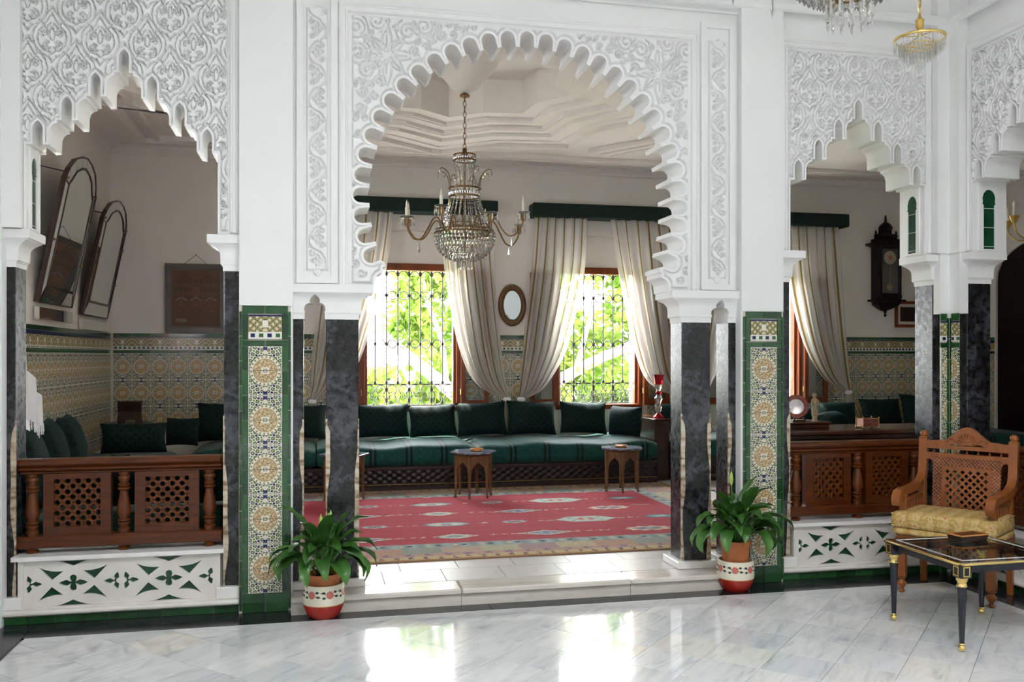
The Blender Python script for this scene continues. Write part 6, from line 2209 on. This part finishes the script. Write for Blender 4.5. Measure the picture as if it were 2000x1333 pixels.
part('lid', MB().box((-.095, -.045, .030), (.095, .045, .0345)), 'rail_wood', t, 0)

# ------------------------------------------------------------------ chandeliers
def chain(mb, x, y, z0, z1, r_=.014, ln=.062):
    n = max(2, int(round((z1 - z0) / (ln * .78)))); st = (z1 - z0) / n
    for i in range(n):
        cz = z0 + (i + .5) * st
        a = (i % 2) * PI / 2
        P = []
        for k in range(13):
            th = 2 * PI * k / 12
            u = r_ * math.cos(th); w = ln / 2 * math.sin(th)
            P.append((x + u * math.cos(a), y + u * math.sin(a), cz + w))
        mb.tube(P, .0035, 5, False)
    return mb
def bead(mb, p, r_):
    x, y, z = p
    V = [(x, y, z - r_ * 1.25), (x, y, z + r_ * 1.25)] + [(x + r_ * math.cos(k * PI / 2 + .6), y + r_ * math.sin(k * PI / 2 + .6), z) for k in range(4)]
    mb.add(V, [(0, 2 + (k + 1) % 4, 2 + k) for k in range(4)] + [(1, 2 + k, 2 + (k + 1) % 4) for k in range(4)])
def big_chandelier(x, y, ztop, zb, label, rz=0., group=None):
    """zb: underside of the glass bowl; ztop: where the chain is hooked"""
    t = thing('crystal_chandelier', label, 'chandelier', (x, y, zb), rz, group)
    H = ztop - zb
    part('chain', chain(MB(), 0, 0, 1.06, H - .03), 'old_bronze', t, 60)
    part('hook', MB().lathe([(.05, H - .035), (.045, H - .02), (.02, H - .005), (.012, H)], 12), 'old_bronze', t)
    part('stem', MB().tube([(0, 0, .10), (0, 0, 1.07)], .010, 8).lathe([(.022, 1.0), (.034, 1.02), (.018, 1.05), (.026, 1.06), (.008, 1.075)], 12, (0, 0, 0)), 'old_bronze', t)
    rings = [(1.005, .102, .008), (.955, .104, .008), (.690, .148, .010), (.615, .143, .008), (.365, .125, .006), (.30, .262, .010), (.27, .283, .009)]
    for z, r_, q in rings: part('ring', MB().ring(r_, q, 32, 6, (0, 0, z)), 'old_bronze', t, 60)
    for z, r_ in ((.98, .1), (.65, .145), (.285, .272)):
        b_ = MB()
        n = int(2 * PI * r_ / .022)
        for i in range(n):
            a = 2 * PI * i / n
            b_.drop((r_ * math.cos(a), r_ * math.sin(a), z + .022), .009, .05, 4, .5)
        o = part('crystal_band', b_, 'crystal', t, 0); o['kind'] = 'stuff'
    sk = MB()
    for i in range(20):
        a = 2 * PI * i / 20
        for k in range(15):
            q = k / 14
            r_ = lerp(.098, .138, q) - .030 * math.sin(PI * q)
            bead(sk, (r_ * math.cos(a), r_ * math.sin(a), lerp(.945, .70, q)), .0105 if k % 2 else .008)
    o = part('upper_strands', sk, 'crystal', t, 0); o['kind'] = 'stuff'
    sk = MB()
    for i in range(24):
        a = 2 * PI * i / 24
        for k in range(15):
            q = k / 14
            r_ = lerp(.142, .255, q ** 1.3)
            bead(sk, (r_ * math.cos(a), r_ * math.sin(a), lerp(.605, .32, q ** .9)), .0125 if k % 2 else .009)
    o = part('skirt_strands', sk, 'crystal', t, 0); o['kind'] = 'stuff'
    bw = MB()
    for j in range(9):
        q = j / 8
        r_ = .278 * math.cos(q * 1.18) + .004; z = .255 - .215 * math.sin(q * 1.25) / math.sin(1.25)
        n = max(8, int(2 * PI * r_ / .036))
        for i in range(n):
            a = 2 * PI * (i + .5 * (j % 2)) / n
            bw.drop((r_ * math.cos(a), r_ * math.sin(a), z + .02), .0125, .055, 5, .55)
    o = part('bowl_crystals', bw, 'crystal', t, 0); o['kind'] = 'stuff'
    for z, r_ in ((.19, .255), (.12, .205), (.06, .13)): part('bowl_wire', MB().ring(r_, .004, 28, 5, (0, 0, z)), 'old_bronze', t, 60)
    for k in range(9):
        a = 2 * PI * k / 9
        part('tassel_prism', MB().lathe([(.004, 0), (.0105, -.012), (.0115, -.085), (.002, -.105)], 6, (.062 * math.cos(a), .062 * math.sin(a), .035), False), 'crystal', t, 0)
    part('tassel_ring', MB().ring(.062, .005, 20, 5, (0, 0, .038)), 'old_bronze', t, 60)
    for k in range(8):                       # crown of curling sprays
        a = 2 * PI * k / 8 + .2
        P = [(lerp(.148, .150, 0), .69), (.152, .74), (.165, .80), (.195, .845), (.235, .862), (.262, .850)]
        sp = part('spray', MB().tube([(r_ * math.cos(a), r_ * math.sin(a), z) for r_, z in curve_pts(P, 4)], .0045, 5), 'old_bronze', t, 60)
        part('spray_drop', MB().drop((.262 * math.cos(a), .262 * math.sin(a), .848), .010, .045).drop((.20 * math.cos(a), .2 * math.sin(a), .835), .008, .035), 'crystal', sp, 0)['kind'] = 'stuff'
    for k in range(8):
        a = 2 * PI * k / 8 + .12
        rr2 = .575
        up_ = .0 if k % 2 else -.055
        P = [(.235, .30), (.25, .375), (.285, .405), (.325, .375), (.37, .295), (.43, .235 + up_ * .6), (.50, .245 + up_), (.555, .31 + up_), (rr2, .37 + up_)]
        ca, sa = math.cos(a), math.sin(a)
        arm = part('arm', MB().tube([(r_ * ca, r_ * sa, z) for r_, z in curve_pts(P, 5)], .0075, 7), 'old_bronze', t, 60)
        zc = .37 + up_
        part('socket', MB().lathe([(.012, -.01), (.022, .0), (.024, .055), (.020, .062)], 12, (rr2 * ca, rr2 * sa, zc)), 'brass_dull', arm, 50)
        part('drip_pan', MB().lathe([(.018, .055), (.045, .060), (.062, .070), (.064, .074), (.04, .068), (.018, .064)], 20, (rr2 * ca, rr2 * sa, zc), False), 'crystal', arm, 60)
        if k % 8 not in (6,):
            part('candle', MB().lathe([(.016, .062), (.016, .158), (.010, .163), (.012, .178), (.007, .205), (.001, .228)], 10, (rr2 * ca, rr2 * sa, zc)), 'candle', arm, 50)
        cd = MB()
        for i in range(7):
            b_ = 2 * PI * i / 7
            cd.drop((rr2 * ca + .058 * math.cos(b_), rr2 * sa + .058 * math.sin(b_), zc + .068), .008, .085, 5, .6)
        cd.drop((.46 * ca, .46 * sa, .225 + up_ * .8), .009, .12, 5, .7)
        part('arm_drops', cd, 'crystal', arm, 0)['kind'] = 'stuff'
    return t
ch = big_chandelier(1.345, 2.62, 4.036, 2.445, 'large bronze and crystal chandelier with candle arms, hanging in the salon', R(8))
c2 = dup(ch, (2.10, -2.40, 2.985), R(50), 'crystal chandelier cut off by the top edge of the picture, only long prisms showing')
# its own chain and longer prisms, up to the roof beam
for o in list(c2.children):
    if o.name.startswith(('chain', 'hook', 'tassel_prism')): bpy.data.objects.remove(o)
part('chain', chain(MB(), 0, 0, 1.06, CEIL_C - 2.985 - .02), 'old_bronze', c2, 60)
part('hook', MB().lathe([(.05, CEIL_C - 2.985 - .03), (.02, CEIL_C - 2.985 - .005), (.012, CEIL_C - 2.985)], 12), 'old_bronze', c2)
for k in range(13):
    a = 2 * PI * k / 13
    part('tassel_prism', MB().lathe([(.004, .02), (.0095, .0), (.0105, -.085), (.0035, -.10), (.007, -.108), (.0015, -.128)], 6, (.084 * math.cos(a), .084 * math.sin(a), .035), False), 'crystal', c2, 0)
def basket_light():
    t = thing('basket_pendant', 'small round brass pendant with crystal fringe in the corner of the court', 'pendant light', (3.475, -1.0, 3.43))
    part('chain', chain(MB(), 0, 0, .165, CEIL_C - 3.43 - .02, .011, .050), 'brass', t, 60)
    part('ceiling_cap', MB().lathe([(.045, CEIL_C - 3.43 - .03), (.045, CEIL_C - 3.43)], 14), 'brass', t)
    part('finial', MB().lathe([(.006, .02), (.012, .045), (.006, .055), (.018, .070), (.024, .085), (.023, .110), (.027, .120), (.012, .135), (.005, .165)], 14), 'brass', t, 50)
    part('ring', MB().ring(.138, .009, 40, 8, (0, 0, .012)), 'gold', t, 60)
    part('spokes', MB().tube([(-.138, 0, .012), (0, 0, .03), (.138, 0, .012)], .004, 6).tube([(0, -.138, .012), (0, 0, .03), (0, .138, .012)], .004, 6), 'brass', t)
    part('ring', MB().ring(.088, .006, 32, 6, (0, 0, -.030)), 'gold', t, 60)
    part('lamp_stem', MB().tube([(0, 0, .03), (0, 0, -.05)], .012, 10), 'candle', t)
    for r_, z, h in ((.138, .006, .070), (.112, -.016, .074), (.088, -.034, .078), (.055, -.060, .072)):
        cb = MB(); n = int(2 * PI * r_ / .020)
        for i in range(n):
            a = 2 * PI * i / n
            cb.lathe([(.002, 0), (.0055, -.008), (.0055, -h * .8), (.001, -h)], 4, (r_ * math.cos(a), r_ * math.sin(a), z), False)
        o = part('crystal_fringe', cb, 'crystal', t, 0); o['kind'] = 'stuff'
basket_light()
def gallery_light():
    t = thing('candle_chandelier', 'brass candle chandelier at the right edge, in front of the dark archway', 'chandelier', (7.20, 2.1, 2.83))
    part('rod', MB().tube([(0, 0, .1), (0, 0, ZC - 2.83)], .008, 8), 'brass', t)
    part('body', MB().lathe([(.01, -.05), (.04, -.02), (.055, .03), (.025, .08), (.04, .12), (.02, .18), (.01, .22)], 14), 'brass', t)
    for k in range(5):
        a = 2 * PI * k / 5 + PI + .05
        P = [(.04, .02), (.12, -.05), (.22, -.06), (.30, .0), (.325, .085)]
        ca, sa = math.cos(a), math.sin(a)
        arm = part('arm', MB().tube([(r_ * ca, r_ * sa, z) for r_, z in curve_pts(P, 5)], .008, 7), 'brass', t, 60)
        part('cup', MB().lathe([(.012, .08), (.03, .10), (.050, .150), (.055, .155), (.02, .150)], 14, (.325 * ca, .325 * sa, 0)), 'brass', arm, 50)
        part('candle', MB().lathe([(.016, .15), (.016, .29), (.006, .30), (.001, .32)], 10, (.325 * ca, .325 * sa, 0)), 'candle', arm, 50)
gallery_light()

# ------------------------------------------------------------------ garden outside the windows
struct('ground', MB().box((-25, YB + 3.4, -.45), (40, 45, -.25)), 'lawn', 0)
struct('path', MB().box((-9, YB + .36, -.45), (12, YB + 3.4, -.24)).box((-9, -6, -.45), (-2.5, YB + .36, -.24)), 'bounce_paving', 0)  # unseen pale ground added to bounce neutral light into the salon
def foliage(name, blobs, n, size, mat, parent, seed):
    rs = np.random.RandomState(seed)
    w = np.array([b[3] * b[4] * b[5] for b in blobs]); w = w / w.sum()
    ids = rs.choice(len(blobs), n, p=w)
    B = np.array(blobs)[ids]
    d = rs.normal(0, 1, (n, 3)); d /= np.linalg.norm(d, axis=1)[:, None]
    rad = rs.uniform(.25, 1, n) ** (1 / 2.2)
    c = B[:, :3] + d * rad[:, None] * B[:, 3:]
    a = rs.normal(0, 1, (n, 3)) + (0, 0, -.5); a /= np.linalg.norm(a, axis=1)[:, None]
    b = np.cross(a, rs.normal(0, 1, (n, 3)) + (0, .6, .4)); b /= np.linalg.norm(b, axis=1)[:, None]
    nn = np.cross(a, b)
    L = (size * rs.uniform(.7, 1.25, n))[:, None]
    v0 = c - a * L * .5; v2 = c + a * L * .5; v1 = c + b * L * .27 + nn * L * .08; v3 = c - b * L * .27 + nn * L * .08
    V = np.stack([v0, v1, v2, v3], 1).reshape(-1, 3).astype(np.float32)
    k = np.arange(n) * 4
    T3 = np.stack([k, k + 1, k + 2, k, k + 2, k + 3], 1).reshape(-1, 3)
    me = bpy.data.meshes.new(name)
    me.vertices.add(len(V)); me.vertices.foreach_set('co', V.ravel())
    me.loops.add(T3.size); me.loops.foreach_set('vertex_index', T3.ravel().astype(np.int32))
    me.polygons.add(len(T3)); me.polygons.foreach_set('loop_start', np.arange(0, T3.size, 3, dtype=np.int32))
    me.materials.append(M[mat]); me.update(calc_edges=True)
    return link(name, me, parent)
def tree(label, branches, blobs, n, size, seed, mat='tree_leaf', name='garden_tree'):
    t = thing(name, label, 'tree', (0, 0, 0))
    m = MB()
    for pts, r0, r1 in branches:
        P = curve_pts(pts, 4)
        m.tube(P, [lerp(r0, r1, i / (len(P) - 1)) for i in range(len(P))], 8)
    part('trunk', m, 'bark', t, 60)
    o = foliage('foliage', blobs, n, size, mat, t, seed); o['kind'] = 'stuff'
    return t
r3 = random.Random(21)
def blobs(x0, x1, y0, y1, z0, z1, n, r_):
    return [(r3.uniform(x0, x1), r3.uniform(y0, y1), r3.uniform(z0, z1), r_ * r3.uniform(.7, 1.3), r_ * r3.uniform(.7, 1.2), r_ * r3.uniform(.6, 1.1)) for _ in range(n)]
tree('pale-barked leafy tree outside the two garden windows, its limbs crossing them', [([(2.75, 7.9, -.3), (2.7, 7.9, .3), (2.3, 7.8, .75), (1.6, 7.7, 1.35), (.8, 7.7, 2.0), (.3, 7.8, 2.7)], .17, .05), ([(2.75, 7.9, .2), (3.3, 7.7, .95), (4.1, 7.6, 1.45), (5.2, 7.6, 1.95), (5.9, 7.7, 2.7)], .13, .04), ([(1.9, 7.75, 1.1), (1.85, 7.9, 1.8), (1.6, 8.0, 2.6), (1.7, 8.1, 3.4)], .05, .02), ([(3.9, 7.6, 1.35), (4.2, 7.8, 2.2), (4.6, 7.9, 3.1)], .05, .02)],
     blobs(1.3, 2.6, 7.9, 9.0, 1.3, 3.0, 10, .44) + blobs(3.4, 5.6, 7.8, 9.2, 1.2, 3.3, 16, .46) + blobs(.2, 2.6, 8.0, 9.4, .6, 2.0, 14, .42), 7600, .17, 5)
tree('bright leafy tree outside the window of the right alcove', [([(8.2, 8.4, -.3), (8.1, 8.4, 1.0), (7.6, 8.3, 2.2), (7.4, 8.3, 3.4)], .14, .05)], blobs(6.6, 9.4, 7.6, 9.0, .8, 3.4, 10, .5), 1800, .17, 6)
def hedge(label, bl, n, seed):
    t = thing('garden_shrub', label, 'shrub', (0, 0, 0))
    m = MB()
    for b in bl[::3]: m.tube([(b[0], b[1], -.26), (b[0] + .05, b[1], b[2])], .03, 6)
    part('stems', m, 'bark', t, 60)
    o = foliage('foliage', bl, n, .15, 'hedge_leaf', t, seed); o['kind'] = 'stuff'
hedge('greyish green shrub low outside the left garden window', blobs(-.6, 2.4, 9.4, 10.6, -.1, .95, 14, .5), 3600, 8)
hedge('yellow green shrub low outside the right garden window', blobs(3.2, 6.6, 9.2, 10.6, -.1, .9, 15, .5), 3600, 9)
